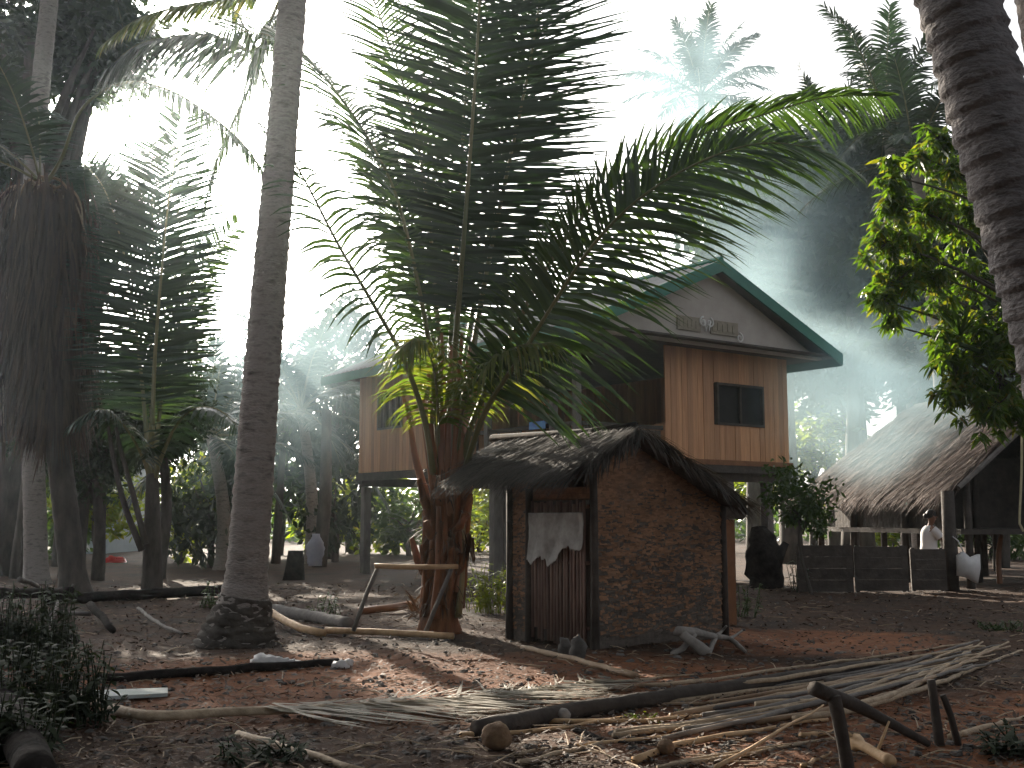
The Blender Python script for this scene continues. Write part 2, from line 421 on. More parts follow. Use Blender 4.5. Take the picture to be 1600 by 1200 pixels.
def build_house():
    c = P(1041, 722, 21.6); c.z = 0
    FZ, TZ = 2.38, 4.78; LEN = 8.25; U0, U1 = -2.2, 3.58; UR = .67
    t = thing('stilt_house', c, 'timber house raised on stilts with green trimmed gable roof', 'house')
    h = lambda a, b, z: HP(c, a, b, z)
    rg = random.Random(3)
    def planks(mb, a0, b0, a1, b1, z0, z1, hole=None, pw=.145):
        A = h(a0, b0, 0); B = h(a1, b1, 0); d = (B - A); L = d.length; d.normalize(); nrm = V((d.y, -d.x, 0))
        k = int(L / pw); st = L / k
        for i in range(k):
            x0 = i * st + .003; x1 = (i + 1) * st - .003
            segs = [(z0, z1)]
            if hole and x1 > hole[0] and x0 < hole[1]:
                segs = [(z0, hole[2]), (hole[3], z1)]
            for s0, s1 in segs:
                if s1 - s0 < .01: continue
                o = A + d * x0 + nrm * rg.uniform(0, .012); o.z = s0
                mb.box(o, d * (x1 - x0), nrm * -.03, ZD * (s1 - s0))
    # front wall with window hole
    w = MB(); planks(w, 0, 0, U1, 0, FZ, TZ, (1.42, 2.82, 3.17, 4.03))
    fw = obj('front_wall', w, 'wood_wall', t)
    w = MB(); planks(w, U1, 0, U1, LEN, FZ, TZ); obj('side_wall', w, 'wood_wall', t)
    w = MB(); planks(w, 0, 5.2, 0, 0, FZ, TZ, (-1, 9, FZ + .75, TZ)); obj('side_wall', w, 'wood_wall', t)
    w = MB(); planks(w, U0, 5.2, 0, 5.2, FZ, TZ); obj('veranda_wall', w, 'wood_wall', t)
    w = MB(); planks(w, U0, LEN, U0, 5.2, FZ, TZ, (.9, 2.0, 3.35, 4.2)); rw = obj('far_room_wall', w, 'wood_wall', t)
    w = MB(); planks(w, U1, LEN, U0, LEN, FZ, TZ); obj('back_wall', w, 'wood_wall', t)
    # windows
    def win(nm, A, d, x0, x1, z0, z1, bars, inner):
        nrm = V((d.y, -d.x, 0)); mb = MB(); o = A + d * x0; tk = .05
        q = lambda x, z, y=0: V((A.x + d.x * x + nrm.x * y, A.y + d.y * x + nrm.y * y, z))
        mb.box(q(x0, z0, .03), d * (x1 - x0), nrm * -.08, ZD * tk)
        mb.box(q(x0, z1 - tk, .03), d * (x1 - x0), nrm * -.08, ZD * tk)
        mb.box(q(x0, z0 + tk, .03), d * tk, nrm * -.08, ZD * (z1 - z0 - 2 * tk))
        mb.box(q(x1 - tk, z0 + tk, .03), d * tk, nrm * -.08, ZD * (z1 - z0 - 2 * tk))
        for i in range(bars):
            x = x0 + (x1 - x0) * (i + 1) / (bars + 1) - tk / 2
            mb.box(q(x, z0 + tk, .02), d * tk, nrm * -.05, ZD * (z1 - z0 - 2 * tk))
        f = obj(nm, mb, 'wood_dark' if inner else 'wood_grey', t)
        g = MB(); g.box(q(x0 + .01, z0 + .01, -.06), d * (x1 - x0 - .02), nrm * -.02, ZD * (z1 - z0 - .02))
        obj('interior_shade_panel', g, 'void', f)  # near-black panel painting in the shade of the room behind
    win('window', h(0, 0, 0), UD, 1.42, 2.82, 3.17, 4.03, 1, True)
    win('window', h(U0, LEN, 0), -VD, .9, 2.0, 3.35, 4.2, 3, False)
    # floor slab, edge beams, joists
    f = MB(); f.box(h(U0 + .02, .02, FZ - .1), UD * (U1 - U0 - .04), VD * (LEN - .04), ZD * .08); obj('floor', f, 'wood_dark', t)
    f = MB(); f.box(h(U0 - .02, -.05, FZ - .17), UD * (U1 - U0 + .06), VD * .07, ZD * .16)
    f.box(h(U0 - .05, -.05, FZ - .19), UD * .07, VD * (LEN + .1), ZD * .18)
    f.box(h(U1 - .02, .03, FZ - .18), UD * .07, VD * (LEN), ZD * .17)
    for b in (2.6, 5.2, LEN - .1): f.box(h(U0 + .03, b, FZ - .32), UD * (U1 - U0 - .06), VD * .12, ZD * .2)
    f.box(h(U0 + .03, .1, FZ - .34), UD * (U1 - U0 - .06), VD * .14, ZD * .22)
    obj('floor_beams', f, 'wood_dark', t)
    f = MB(); f.box(h(-.02, -.075, FZ - .02), UD * (U1 + .06), VD * .07, ZD * .1); obj('base_board', f, 'beam_red', t)
    # posts
    for a in (U0 + .12, .1, 1.9, U1 - .5):
        for b in (.2, 2.75, 5.3, LEN - .15):
            p = MB(); q = h(a, b, 0); z0 = gz(q.x, q.y) - .1
            p.box(q - UD * .09 - VD * .09 + ZD * z0, UD * .18, VD * .18, ZD * (FZ - .34 - z0)); obj('post', p, 'wood_grey', t)
    # veranda posts + rail
    for b in (.06, .75, 2.9):
        p = MB(); p.box(h(U0 + .02, b, FZ), UD * .12, VD * .12, ZD * (TZ - FZ)); obj('veranda_post', p, 'wood_grey', t)
    r = MB(); r.box(h(U0 + .05, .19, FZ + .62), UD * .05, VD * 5.0, ZD * .08); r.box(h(U0 + .05, .19, FZ + .1), UD * .05, VD * 5.0, ZD * .07)
    for i in range(7): r.box(h(U0 + .06, .3 + i * .75, FZ + .17), UD * .025, VD * .06, ZD * .45)
    r.box(h(U0 + .15, .06, FZ + .62), UD * 2.05, VD * .05, ZD * .08); r.box(h(U0 + .15, .06, FZ + .1), UD * 2.05, VD * .05, ZD * .07)
    for i in range(13): r.box(h(U0 + .2 + i * .15, .075, FZ + .18), UD * .14, VD * .02, ZD * .43)
    obj('railing', r, 'wood_dark', t)
    # roof: ridge along v
    EV, RZ = 4.66, 6.2; F0, F1 = -.9, LEN + .6; UL, UR2 = -2.92, 4.26
    def slope(nm, ua, ub):
        mb = MB(); n = 44; pts = []
        for i in range(n * 4 + 1):
            b = F0 + (F1 - F0) * i / (n * 4); dz = .022 * math.sin(i / 4 * 2 * PI * 1.0)
            pts.append((b, dz))
        vs = []
        for b, dz in pts:
            vs.append(h(ua, b, EV + dz + .06)); vs.append(h(ub, b, RZ + dz + .06))
        for b, dz in pts:
            vs.append(h(ua, b, EV + dz + .03)); vs.append(h(ub, b, RZ + dz + .03))
        o = len(pts) * 2; fs = []
        for i in range(len(pts) - 1):
            q = (2 * i, 2 * i + 1, 2 * i + 3, 2 * i + 2); fs.append(q); fs.append(tuple(x + o for x in q[::-1]))
            fs.append((2 * i, 2 * i + 2, 2 * i + 2 + o, 2 * i + o))
        mb.add(vs, fs); return obj(nm, mb, 'roof_metal', t)
    slope('roof', UL, UR); slope('roof', UR2, UR)
    rc = MB(); rc.tube([h(UR, F0 - .02, RZ + .08), h(UR, F1 + .02, RZ + .08)], .07, 8); obj('ridge_cap', rc, 'roof_green', t)
    fa = MB()
    for b in (F0 - .05, F1):
        for ua in (UL, UR2):
            A = h(ua, b, EV - .16); B = h(UR, b, RZ - .16)
            fa.box(A, B - A, VD * .045, ZD * .24)
    fa.box(h(UL - .04, F0, EV - .17), UD * .04, VD * (F1 - F0), ZD * .2)
    fa.box(h(UR2, F0, EV - .17), UD * .04, VD * (F1 - F0), ZD * .2)
    obj('fascia', fa, 'roof_green', t)
    sf = MB(); sf.box(h(UL + .02, F0 + .02, TZ - .12), UD * (UR2 - UL - .04), VD * (F1 - F0 - .04), ZD * .04); 
    obj('soffit', sf, 'wood_dark', t)
    # gable board, set near the front overhang
    for b in (-.62, LEN + .2):
        g = MB(); A = h(UL + .55, b, TZ - .07); B = h(UR2 - .55, b, TZ - .07); C = h(UR, b, RZ - .08)
        vs = [A, B, C, A + VD * .05, B + VD * .05, C + VD * .05]
        g.add(vs, [(0, 1, 2), (5, 4, 3), (0, 3, 4, 1), (1, 4, 5, 2), (2, 5, 3, 0)]); gb = obj('gable_board', g, 'gable', t)
        if b < 0:
            e = MB(); e.box(h(UL + .35, b - .05, TZ - .17), UD * (UR2 - UL - .7), VD * .12, ZD * .1); obj('gable_beam', e, 'gable', t)
            # carved panel with scrolls, pale gap in its middle
            cv = MB(); zb = 4.86
            for x0, x1 in ((-.28, .34), (.62, 1.38)):
                cv.box(h(x0, b - .04, zb), UD * (x1 - x0), VD * .035, ZD * .27)
                for k in range(5):
                    u0 = x0 + .03 + k * (x1 - x0 - .06) / 5
                    cv.box(h(u0, b - .055, zb + .05 + .025 * (k % 2)), UD * ((x1 - x0) / 5 - .035), VD * .012, ZD * .15)
            pn = obj('carved_panel', cv, 'carve', gb)
            sc = MB()
            def scroll(u, z, r, flip):
                pts = []
                for i in range(22):
                    a = i / 21 * 2.6 * PI; rr = r * (1 - .75 * i / 21)
                    pts.append(h(u + flip * rr * math.sin(a), b - .06, z + rr * math.cos(a)))
                sc.tube(pts, [.02 - .008 * i / 21 for i in range(22)], 6)
            scroll(.39, zb + .2, .1, -1); scroll(.57, zb + .2, .1, 1); scroll(1.4, zb - .02, .1, 1)
            sc.tube([h(.41, b - .06, zb + .24), h(.46, b - .06, zb + .02), h(.5, b - .06, zb + .16), h(.54, b - .06, zb + .02), h(.59, b - .06, zb + .24)], .016, 6)
            obj('scroll_ornament', sc, 'white_paint', gb, True)
    # blue folded cloth on the veranda rail
    q = P(830, 662, h(U0 + .07, 2.1, 0).y)
    mb = MB(); o = h(U0 + .0, .95, FZ + .705)
    mb.box(o, UD * .15, VD * .5, ZD * .05); mb.box(o + UD * -.015 + ZD * -.1, UD * .012, VD * .5, ZD * .15)
    single('folded_cloth', mb, 'blue_cloth', 'blue and purple folded cloth laid over the veranda rail', 'cloth')
build_house()

# ---------------------------------------------------------------- thatched hut
def thatch_layer(mb, A, B, C, D, rows, per, L, wid, rg, mi=0, lift=.25, jit=.25):
    """A-B eave line, D-C ridge line; rows of straw blades pointing down slope"""
    for r in range(rows):
        v = (r + .2) / rows
        a = A.lerp(D, v); b = B.lerp(C, v)
        dn = (A - D).normalized(); nr = (B - A).cross(D - A).normalized()
        if nr.z < 0: nr = -nr
        for i in range(per):
            u = rg.random()
            p = a.lerp(b, u) + nr * rg.uniform(.01, .06) + dn * rg.uniform(-.1, .1)
            d = dn + nr * rg.uniform(-.05, lift) + (b - a).normalized() * rg.uniform(-jit, jit)
            mb.blade(p, d, (b - a).normalized() + nr * rg.uniform(-.4, .4), L * rg.uniform(.6, 1.25), wid * rg.uniform(.6, 1.3), rg.uniform(.1, .6), 2, mi)

HC = G(930, 1015)
def build_hut():
    c = HC.copy(); c.z = 0
    t = thing('thatched_hut', c, 'small woven walled hut with ragged dark thatch and slatted door', 'hut')
    h = lambda a, b, z: HP(c, a, b, z)
    rg = random.Random(5)
    W, D, EZ, RZ = 1.86, 1.42, 1.62, 2.2
    def wall(nm, quads, uvs):
        me_b = MB()
        for q in quads: me_b.add(q, [tuple(range(len(q)))])
        o = obj(nm, me_b, 'hutwall', t)
        ul = o.data.uv_layers.new(name='UVMap'); i = 0
        flat = [x for u in uvs for x in u]
        for k, x in enumerate(flat): ul.data[k].uv = x
        so = o.modifiers.new('thick', 'SOLIDIFY'); so.thickness = .05; so.offset = -1
        return o
    # front (gable) wall, slightly bowed
    pts = [(0, -.05), (W, -.05), (W, 1.48), (.42, RZ), (0, 1.8)]
    wall('gable_wall', [[h(a, 0, z) for a, z in pts]], [[(a, z) for a, z in pts]])
    pts2 = [(0, -.05), (0, 1.8), (.42, RZ), (W, 1.48), (W, -.05)]
    wall('rear_wall', [[h(a, D, z) for a, z in pts2]], [[(a, z) for a, z in pts2]])
    wall('far_side_wall', [[h(W, 0, -.05), h(W, D, -.05), h(W, D, EZ), h(W, 0, EZ)]], [[(0, 0), (D, 0), (D, EZ), (0, EZ)]])
    d0, d1 = .1, 1.02
    q1 = [h(0, D, -.05), h(0, d1, -.05), h(0, d1, EZ), h(0, D, EZ)]
    q2 = [h(0, d1, 1.5), h(0, .0, 1.5), h(0, .0, EZ), h(0, d1, EZ)]
    wall('door_side_wall', [q1, q2], [[(0, 0), (.42, 0), (.42, EZ), (0, EZ)], [(.4, 1.5), (1.4, 1.5), (1.4, EZ), (.4, EZ)]])
    # bark sheets tied over the walls in rough courses
    def sheets(nm, O, d, nr, wid, top, n):
        mb = MB()
        for i in range(n):
            x = rg.uniform(.0, wid - .1); z = rg.uniform(.05, 1); zt = top(x + .06); z = z * (zt - .06)
            if rg.random() < .35 * (1 - z / 1.7): continue
            w, hh = rg.uniform(.04, .12), rg.uniform(.018, .04)
            w = min(w, wid - x); tl = rg.uniform(.002, .009); sk = rg.uniform(-.02, .02)
            p = O + d * x + ZD * z + nr * .004
            mb.add([p + nr * tl, p + d * w + nr * rg.uniform(.004, .02) + ZD * sk, p + d * w + ZD * (hh + sk) + nr * .003, p + ZD * hh + nr * .003], [(0, 1, 2, 3)], 1 if rg.random() < .75 - .42 * z else 0)
        obj(nm, mb, ['bark_sheet', 'bark_sheet_grey'], t)
    sheets('bark_sheets', h(0, 0, 0), UD, -VD, W, lambda x: 1.8 + (RZ - 1.8) * x / .42 if x < .42 else RZ + (1.48 - RZ) * (x - .42) / (W - .42), 4600)
    sheets('bark_sheets', h(0, D, 0), -VD, -UD, .38, lambda x: 1.7, 800)
    # corner posts
    for a, b, zz in ((-.03, -.03, EZ + .12), (-.02, D, EZ), (W, 0, EZ), (W, D, EZ), (-.04, d1 + .02, EZ)):
        p = MB(); q = h(a, b, -.08)
        p.tube([q, q + ZD * .8 + UD * rg.uniform(-.015, .015), q + ZD * (zz + .08)], [.05, .043, .04], 8, 0, True, .06); obj('corner_post', p, 'wood_dark', t, True)
    # door of slats
    dr = MB(); n = 17
    for i in range(n):
        b = d0 + (d1 - d0) * i / n; z0 = rg.uniform(.0, .05); z1 = 1.5 - rg.uniform(0, .06)
        if rg.random() < .12: z0 += .12
        q = h(-.03, b + .02, z0)
        dr.tube([q, q + ZD * (z1 - z0) * .5 + VD * rg.uniform(-.008, .008), q + ZD * (z1 - z0)], .018, 6)
    for z in (.2, .85, 1.42): dr.tube([h(.0, d0 - .02, z), h(.0, d1 + .02, z)], .02, 6)
    door = obj('slat_door', dr, 'bamboo_dark', t, True)
    bk = MB(); bk.box(h(.02, d0, .02), UD * .012, VD * (d1 - d0), ZD * 1.47); obj('door_backing', bk, 'hutwall', door)
    # torn sheet on the door
    cl = MB(); nx, nz = 60, 22; vs = []; fs = []
    for i in range(nx + 1):
        u = i / nx; b = d0 - .02 + u * (d1 - d0)
        # ragged lower edge: right part (near corner) shorter
        low = .86 + .13 * max(0, min(1, (.45 - u) * 9)) + .07 * noise.noise(V((u * 6, 1, 2))) + .035 * noise.noise(V((u * 19, 4, 2))) + .02 * noise.noise(V((u * 47, 4, 9)))
        for j in range(nz + 1):
            z = low + (1.36 - low) * j / nz
            y = -.075 - .028 * noise.noise(V((u * 5, z * 4, 7))) - .012 * noise.noise(V((u * 14, z * 9, 3))) - .03 * (1 - j / nz) ** 3
            vs.append(h(y, b, z))
    for i in range(nx):
        for j in range(nz):
            a = i * (nz + 1) + j; fs.append((a, a + 1, a + nz + 2, a + nz + 1))
    cl.add(vs, fs); o = obj('torn_sheet', cl, 'cloth', door, True)
    so = o.modifiers.new('thick', 'SOLIDIFY'); so.thickness = .004
    # roof
    F0, F1 = -.28, D + .85
    UR = .42; RZ = 2.12
    rb = MB(); rs = MB()
    for ua, ez in ((-.34, 1.8), (W + .02, 1.5)):
        A = h(ua, F0, ez); B = h(ua, D + (.45 if ua < 0 else .6), ez); C = h(UR, F1, RZ + .08); Dd = h(UR, F0, RZ + .08)
        dz = ZD * -.07
        rb.add([A, B, C, Dd, A + dz, B + dz, C + dz, Dd + dz], [(0, 1, 2, 3), (7, 6, 5, 4), (0, 4, 5, 1), (1, 5, 6, 2), (3, 7, 4, 0), (2, 6, 7, 3)])
        thatch_layer(rs, A, B, C, Dd, 11, 620, .48, .013, rg, 0, .3, .4)
        # ragged rake edge
        for E0, E1, outv in ((A, Dd, -VD), (B, C, VD)):
            for i in range(200):
                p = E0.lerp(E1, rg.random()) + ZD * rg.uniform(-.06, .04)
                d = (E0 - E1).normalized() * rg.uniform(.4, 1) + outv * rg.uniform(.1, .7) + ZD * rg.uniform(-.9, .1)
                rs.blade(p, d, V((rg.uniform(-1, 1), rg.uniform(-1, 1), rg.uniform(-1, 1))), rg.uniform(.12, .3), .022, .6, 2)
    for i in range(200):
        p = h(UR + rg.uniform(-.05, .05), rg.uniform(F0, F1), RZ + .1); sg = rg.choice((-1, 1))
        rs.blade(p, UD * sg + ZD * rg.uniform(-.4, .3) + VD * rg.uniform(-.5, .5), VD, rg.uniform(.2, .35), .022, .8, 3)
    roof = obj('roof', rb, 'thatch_base', t); obj('straw', rs, 'thatch', roof)
    rc = MB(); rc.tube([h(UR, F0 + .1, RZ + .13), h(UR + .02, .6, RZ + .11), h(UR, F1 + .12, RZ + .14)], [.045, .04, .05], 8, 0, True, .08); obj('ridge_pole', rc, 'log_dark', roof, True)
    eb = MB(); eb.tube([h(W - .1, .12, 1.42), h(W + .42, .1, 1.38)], [.1, .1], 10); obj('eave_beam', eb, 'log_grey', t, True)
build_hut()

# reddish plank beside hut
mb = MB(); q = P(1128, 812, 13.6); b0 = G(1128, 940)
mb.box(V((q.x, 13.6, -.05)), V((.17, .1, 0)), V((-.012, .02, 0)), ZD * (q.z + .05))
single('leaning_plank', mb, 'beam_red', 'upright ruddy plank at the far corner of the small hut', 'plank')

# ---------------------------------------------------------------- palms
def ringed_trunk(pts, r0, r1, n=18, step=.07, amp=.035, base=0.0, baseh=.8, ring=.12):
    L = 0
    for a, b in zip(pts, pts[1:]): L += (V(b) - V(a)).length
    k = max(10, int(L / step)); c = spline(pts, k); rads = []
    for i in range(k):
        d = L * i / (k - 1)
        r = r0 + (r1 - r0) * (d / L) ** .8
        ph = (d / ring + .15 * noise.noise(V((d * 2, 3, 1)))) % 1
        r *= 1 + amp * (1 - ph) - amp * .5
        r += base * max(0, 1 - d / baseh) ** 2
        rads.append(r)
    mb = MB(); mb.tube(c, rads, n, 0, True, .018)
    return mb

FS = [100]
def add_frond(t, pts, rach='rachis', leafm='frond', **k):
    FS[0] += 1
    return obj('frond', frond_mb(pts, rseed=FS[0], **k), [rach, leafm], t)

def crown_ring(t, c, n, L, rg, up0=-20, up1=75, leafm='frond_dark', droop=.8, leaf=.7, nl=40, skip=None, w=.06, sag=1.0, r0=.03):
    for i in range(n):
        az = 2 * PI * (i * .618) + rg.uniform(-.2, .2); el = math.radians(up0 + (up1 - up0) * ((i + .5) / n))
        if skip and skip(az): continue
        d = V((math.cos(az) * math.cos(el), math.sin(az) * math.cos(el), math.sin(el)))
        l = L * rg.uniform(.85, 1.1); p = V(c); pts = [p.copy()]
        for s in range(6):
            d = (d + V((0, 0, -.17 * sag * (.4 + s * .18)))).normalized(); p = p + d * l / 6; pts.append(p.copy())
        add_frond(t, pts, leafm=leafm, L=leaf, n=nl, t0=.18, droop=droop, w=w, r0=r0, r1=.006, seg=3)

# tall slim palm, foreground left, crown above the frame
def tall_palm():
    base = G(375, 1008)
    t = thing('coconut_palm', base, 'tall grey ringed palm trunk rising out of the frame, flared at its base', 'palm tree', 'coconut palms')
    Y = base.y
    pts = [base + V((-.03, 0, -.1)), P(385, 900, Y), P(396, 760, Y), P(406, 620, Y + .1), P(420, 450, Y + .2), P(437, 250, Y + .3), P(457, 0, Y + .4), P(470, -200, Y + .5), P(482, -420, Y + .6)]
    mb = ringed_trunk(pts, .23, .135, 22, .035, .08, .24, .95, .13)
    obj('trunk', mb, 'bark_palm', t, True)
    rm = MB(); c = spline([base + V((-.03, 0, -.1)), base + V((.0, 0, .2)), base + V((.05, 0, .5))], 26); k = []
    for i in range(26):
        k.append(.17 * (1 - i / 25) ** 1.5 + .33 - .07 * i / 25)
    rm.tube(c, k, 30, 0, True, .085); obj('root_mass', rm, 'bark_dark', t, True)
    crown_ring(t, pts[-1], 18, 4.4, random.Random(21), 10, 70, nl=60, leaf=.9, sag=.6)
tall_palm()

def leaning_palm():
    Y = 4.75
    base = V((P(1700, 810, Y).x + .02, Y + .0, 0)); base.z = gz(base.x, base.y)
    t = thing('coconut_palm', base, 'massive rough palm trunk leaning in close at the right edge', 'palm tree', 'coconut palms')
    pts = [base + V((0, 0, -.1)), P(1708, 810, Y), P(1660, 560, Y), P(1590, 320, Y), P(1545, 170, Y), P(1497, 0, Y), P(1440, -200, Y), P(1370, -420, Y + .1), P(1290, -700, Y + .2)]
    obj('trunk', ringed_trunk(pts, .2, .155, 32, .013, .11, .12, .6, .115), 'bark_near', t, True)
    crown_ring(t, P(1200, -1000, Y + .3), 16, 4.4, random.Random(22), 5, 60, nl=60, leaf=.9, sag=.5)
    tk = MB(); tk.tube([pts[-1], P(1200, -1000, Y + .3)], [.155, .14], 16); obj('upper_trunk', tk, 'bark_near', t, True)
    Y = 6.2
    base = V((P(1760, 810, Y).x, Y, 0)); base.z = gz(base.x, base.y)
    t = thing('coconut_palm', base, 'second palm trunk behind the massive one, only its edge at the top right corner', 'palm tree', 'coconut palms')
    pts = [base + V((0, 0, -.1)), P(1735, 620, Y), P(1690, 350, Y), P(1652, 120, Y), P(1620, -60, Y), P(1590, -260, Y), P(1560, -500, Y)]
    obj('trunk', ringed_trunk(pts, .17, .14, 20, .03, .05, .1, .6, .11), 'bark_palm', t, True)
    crown_ring(t, pts[-1], 12, 3.8, random.Random(23), 15, 70, nl=50, sag=.5)
leaning_palm()

# young coconut palm in the middle
def centre_palm():
    base = G(692, 988); Y = base.y
    t = thing('young_palm', base, 'young coconut palm with ruddy leaf bases and huge arching fronds before the house', 'palm tree')
    tr = MB(); tr.tube(spline([base + V((-.05, 0, -.1)), P(692, 900, Y), P(700, 800, Y), P(703, 740, Y)], 16), [.3, .26, .23, .22, .21, .21, .2, .2, .2, .19, .19, .19, .18, .18, .17, .15], 16, 0, True, .1)
    obj('trunk', tr, 'sheath', t, True)
    rg = random.Random(4)
    # old leaf-base stubs and sheath flaps
    for i in range(13):
        a = rg.uniform(0, 2 * PI); z = rg.uniform(.5, 1.6); p = V((base.x + math.cos(a) * .17, Y + math.sin(a) * .17, z))
        q = p + V((math.cos(a) * .22, math.sin(a) * .22, rg.uniform(.15, .5)))
        s = MB(); s.tube([p, (p + q) / 2 + V((math.cos(a) * .03, math.sin(a) * .03, -.02)), q], [.075, .06, .035], 7, 0, True, .1, .55); obj('leaf_base', s, 'sheath', t, True)
    X = (1, 0, 0)
    b = lambda dx=0, dy=0: P(700 + dx, 770, Y + dy)
    k = dict(n=145, L=1.5, w=.05, droop=.2, vee=8, a0=84, a1=58, r0=.055, t0=.26, baseL=.65)
    # A: central upright, seen flat
    add_frond(t, [b(0)] + I((706, 620, Y - .1), (716, 480, Y - .15), (730, 300, Y - .1), (744, 100, Y), (752, -60, Y + .1), (758, -240, Y + .3)), side=(1, .15, 0), leafm='frond_dark', **k)
    add_frond(t, [b(12, .1)] + I((728, 620, Y + .25), (752, 470, Y + .4), (786, 300, Y + .6), (826, 110, Y + .9), (850, -40, Y + 1.2), (880, -200, Y + 1.5)), side=(1, -.25, 0), leafm='frond_dark', **k)
    add_frond(t, [b(-6, .2)] + I((700, 640, Y + .4), (706, 500, Y + .8), (716, 330, Y + 1.2), (728, 140, Y + 1.7), (738, -20, Y + 2.2), (748, -180, Y + 2.8)), side=(1, .1, 0), leafm='frond_dark', **k)
    k2 = dict(n=105, L=1.2, w=.045, droop=.5, vee=12, a0=72, a1=38, r0=.048, t0=.25)
    add_frond(t, [b(4, .3)] + I((716, 640, Y + .9), (736, 500, Y + 1.3), (768, 340, Y + 1.8), (800, 160, Y + 2.4), (822, 20, Y + 2.9), (845, -120, Y + 3.4)), side=(1, .2, 0), leafm='frond_dark', **dict(k, L=1.3))
    # upper left, bright midrib running to the top edge
    add_frond(t, [b(-10, .1)] + I((690, 600, Y + .3), (682, 480, Y + .5), (668, 320, Y + .8), (644, 180, Y + 1), (612, 80, Y + 1.2), (576, -20, Y + 1.3), (530, -120, Y + 1.3)), side=(.75, .5, .3), **dict(k2, L=1.0))
    # B: high left arch crossing the tall trunk
    add_frond(t, [b(-12)] + I((676, 580, Y - .2), (652, 440, Y - .3), (620, 310, Y - .4), (580, 225, Y - .3), (530, 150, Y - .2), (478, 88, Y), (420, 55, Y + .3), (350, 45, Y + .6)), side=(.6, .75, -.3), **dict(k2, L=1.3, droop=.75, n=110))
    # D: lower left, sparse leaflets
    add_frond(t, [b(-20, -.05)] + I((664, 660, Y - .4), (630, 560, Y - .6), (580, 470, Y - .8), (530, 385, Y - .9), (478, 285, Y - .9), (440, 225, Y - .7), (400, 190, Y - .4)), side=(.5, .8, .2), **dict(k2, n=42, L=.9, droop=1.0, t0=.3, miss=.12))
    # extra left, between
    add_frond(t, [b(-8, .2)] + I((684, 600, Y + .5), (668, 480, Y + .8), (640, 390, Y + 1.0), (610, 300, Y + 1.2), (570, 220, Y + 1.3), (520, 190, Y + 1.3)), side=(.7, .5, -.4), **dict(k2, n=100, L=1.0, droop=.7))
    # G, H: long arches to the right, leaflets hanging
    kr = dict(tipL=.3, n=135, w=.046, droop=.75, vee=14, a0=68, a1=30, r0=.045, t0=.2, baseL=.85)
    add_frond(t, [b(10)] + I((738, 660, Y - .2), (790, 545, Y - .3), (842, 440, Y - .4), (905, 345, Y - .4), (985, 270, Y - .3), (1085, 215, Y - .2), (1190, 180, Y), (1290, 152, Y + .2), (1385, 150, Y + .5)), leafm='frond', L=1.25, side=(.5, .55, -.6), asym=.55, **kr)
    add_frond(t, [b(16, -.1)] + I((755, 650, Y - .6), (812, 560, Y - .9), (862, 480, Y - 1.1), (925, 385, Y - 1.3), (1000, 310, Y - 1.4), (1090, 255, Y - 1.4), (1180, 225, Y - 1.3), (1262, 230, Y - 1.2), (1310, 250, Y - 1.1)), leafm='frond', L=1.65, side=(.65, -.4, -.65), asym=.5, **dict(kr, droop=.55, n=150, w=.05, baseL=1.0))
    # short inner fronds with hanging yellow leaflets
    ks = dict(n=60, L=.85, w=.042, droop=1.6, vee=5, a0=55, a1=25, r0=.03, t0=.35)
    add_frond(t, [b(-14)] + I((684, 640, Y - .3), (676, 570, Y - .5), (655, 530, Y - .8), (625, 545, Y - 1.1)), leafm='frond_yel', **ks)
    add_frond(t, [b(12)] + I((722, 650, Y - .3), (748, 590, Y - .5), (800, 545, Y - .9), (860, 535, Y - 1.3)), leafm='frond_yel', **dict(ks, n=70))
    # fallen-back ruddy petioles
    for q in (((675, 700), (672, 620), (668, 560)), ((650, 720), (640, 660), (625, 600)), ((722, 690), (726, 600), (735, 540)), ((700, 690), (702, 620), (705, 540)), ((690, 690), (693, 600), (690, 520)), ((712, 700), (716, 610), (722, 520)), ((668, 700), (660, 640), (664, 600))):
        s = MB(); pts = [P(q[0][0] * .35 + 700 * .65, 830, Y - .12)] + [P(x, y, Y - .15 - .05 * i) for i, (x, y) in enumerate(q)]
        s.tube(spline(pts, 14), [.075 - .004 * i for i in range(14)], 8, 0, True, 0, .6); obj('leaf_stalk', s, 'rachis_red', t, True)
    for i in range(22):
        a = 2 * PI * i / 22 + rg.uniform(-.15, .15); z0 = rg.uniform(.1, .9); z1 = z0 + rg.uniform(.7, 1.3); r0 = rg.uniform(.2, .25)
        pts = [V((base.x + math.cos(a) * r0, Y + math.sin(a) * r0, z0)), V((base.x + .02 + math.cos(a + .1) * (r0 + .02), Y + math.sin(a + .1) * (r0 + .02), (z0 + z1) / 2)), V((base.x + .04 + math.cos(a) * (r0 + rg.uniform(-.03, .12)), Y + math.sin(a) * (r0 + rg.uniform(-.03, .12)), z1))]
        w0 = rg.uniform(.05, .085); c = spline(pts, 9)
        s = MB(); s.tube(c, [w0 * (1 - .55 * j / 8) for j in range(9)], 7, 0, True, .08, .5); obj('leaf_base', s, rg.choice(['sheath', 'rachis_red', 'bark_dark', 'sheath', 'rachis']), t, True)
    s = MB()
    for i in range(260):
        a = rg.uniform(0, 2 * PI); p = V((base.x + math.cos(a) * .23, Y + math.sin(a) * .23, rg.uniform(.2, 1.9)))
        s.blade(p, (math.cos(a) * .5, math.sin(a) * .5, rg.uniform(-1, .5)), (-math.sin(a), math.cos(a), rg.uniform(-.4, .4)), rg.uniform(.1, .32), .02, .8, 3)
    obj('sheath_fibre', s, 'frond_dry', t)
    # hanging dry scrap
    s = MB()
    for i in range(40):
        s.blade(P(rg.uniform(722, 742), rg.uniform(830, 850), Y - .3), (rg.uniform(-.2, .6), rg.uniform(-.3, .3), -1), (rg.uniform(-1, 1), rg.uniform(-1, 1), 0), rg.uniform(.15, .35), .03, .3, 2)
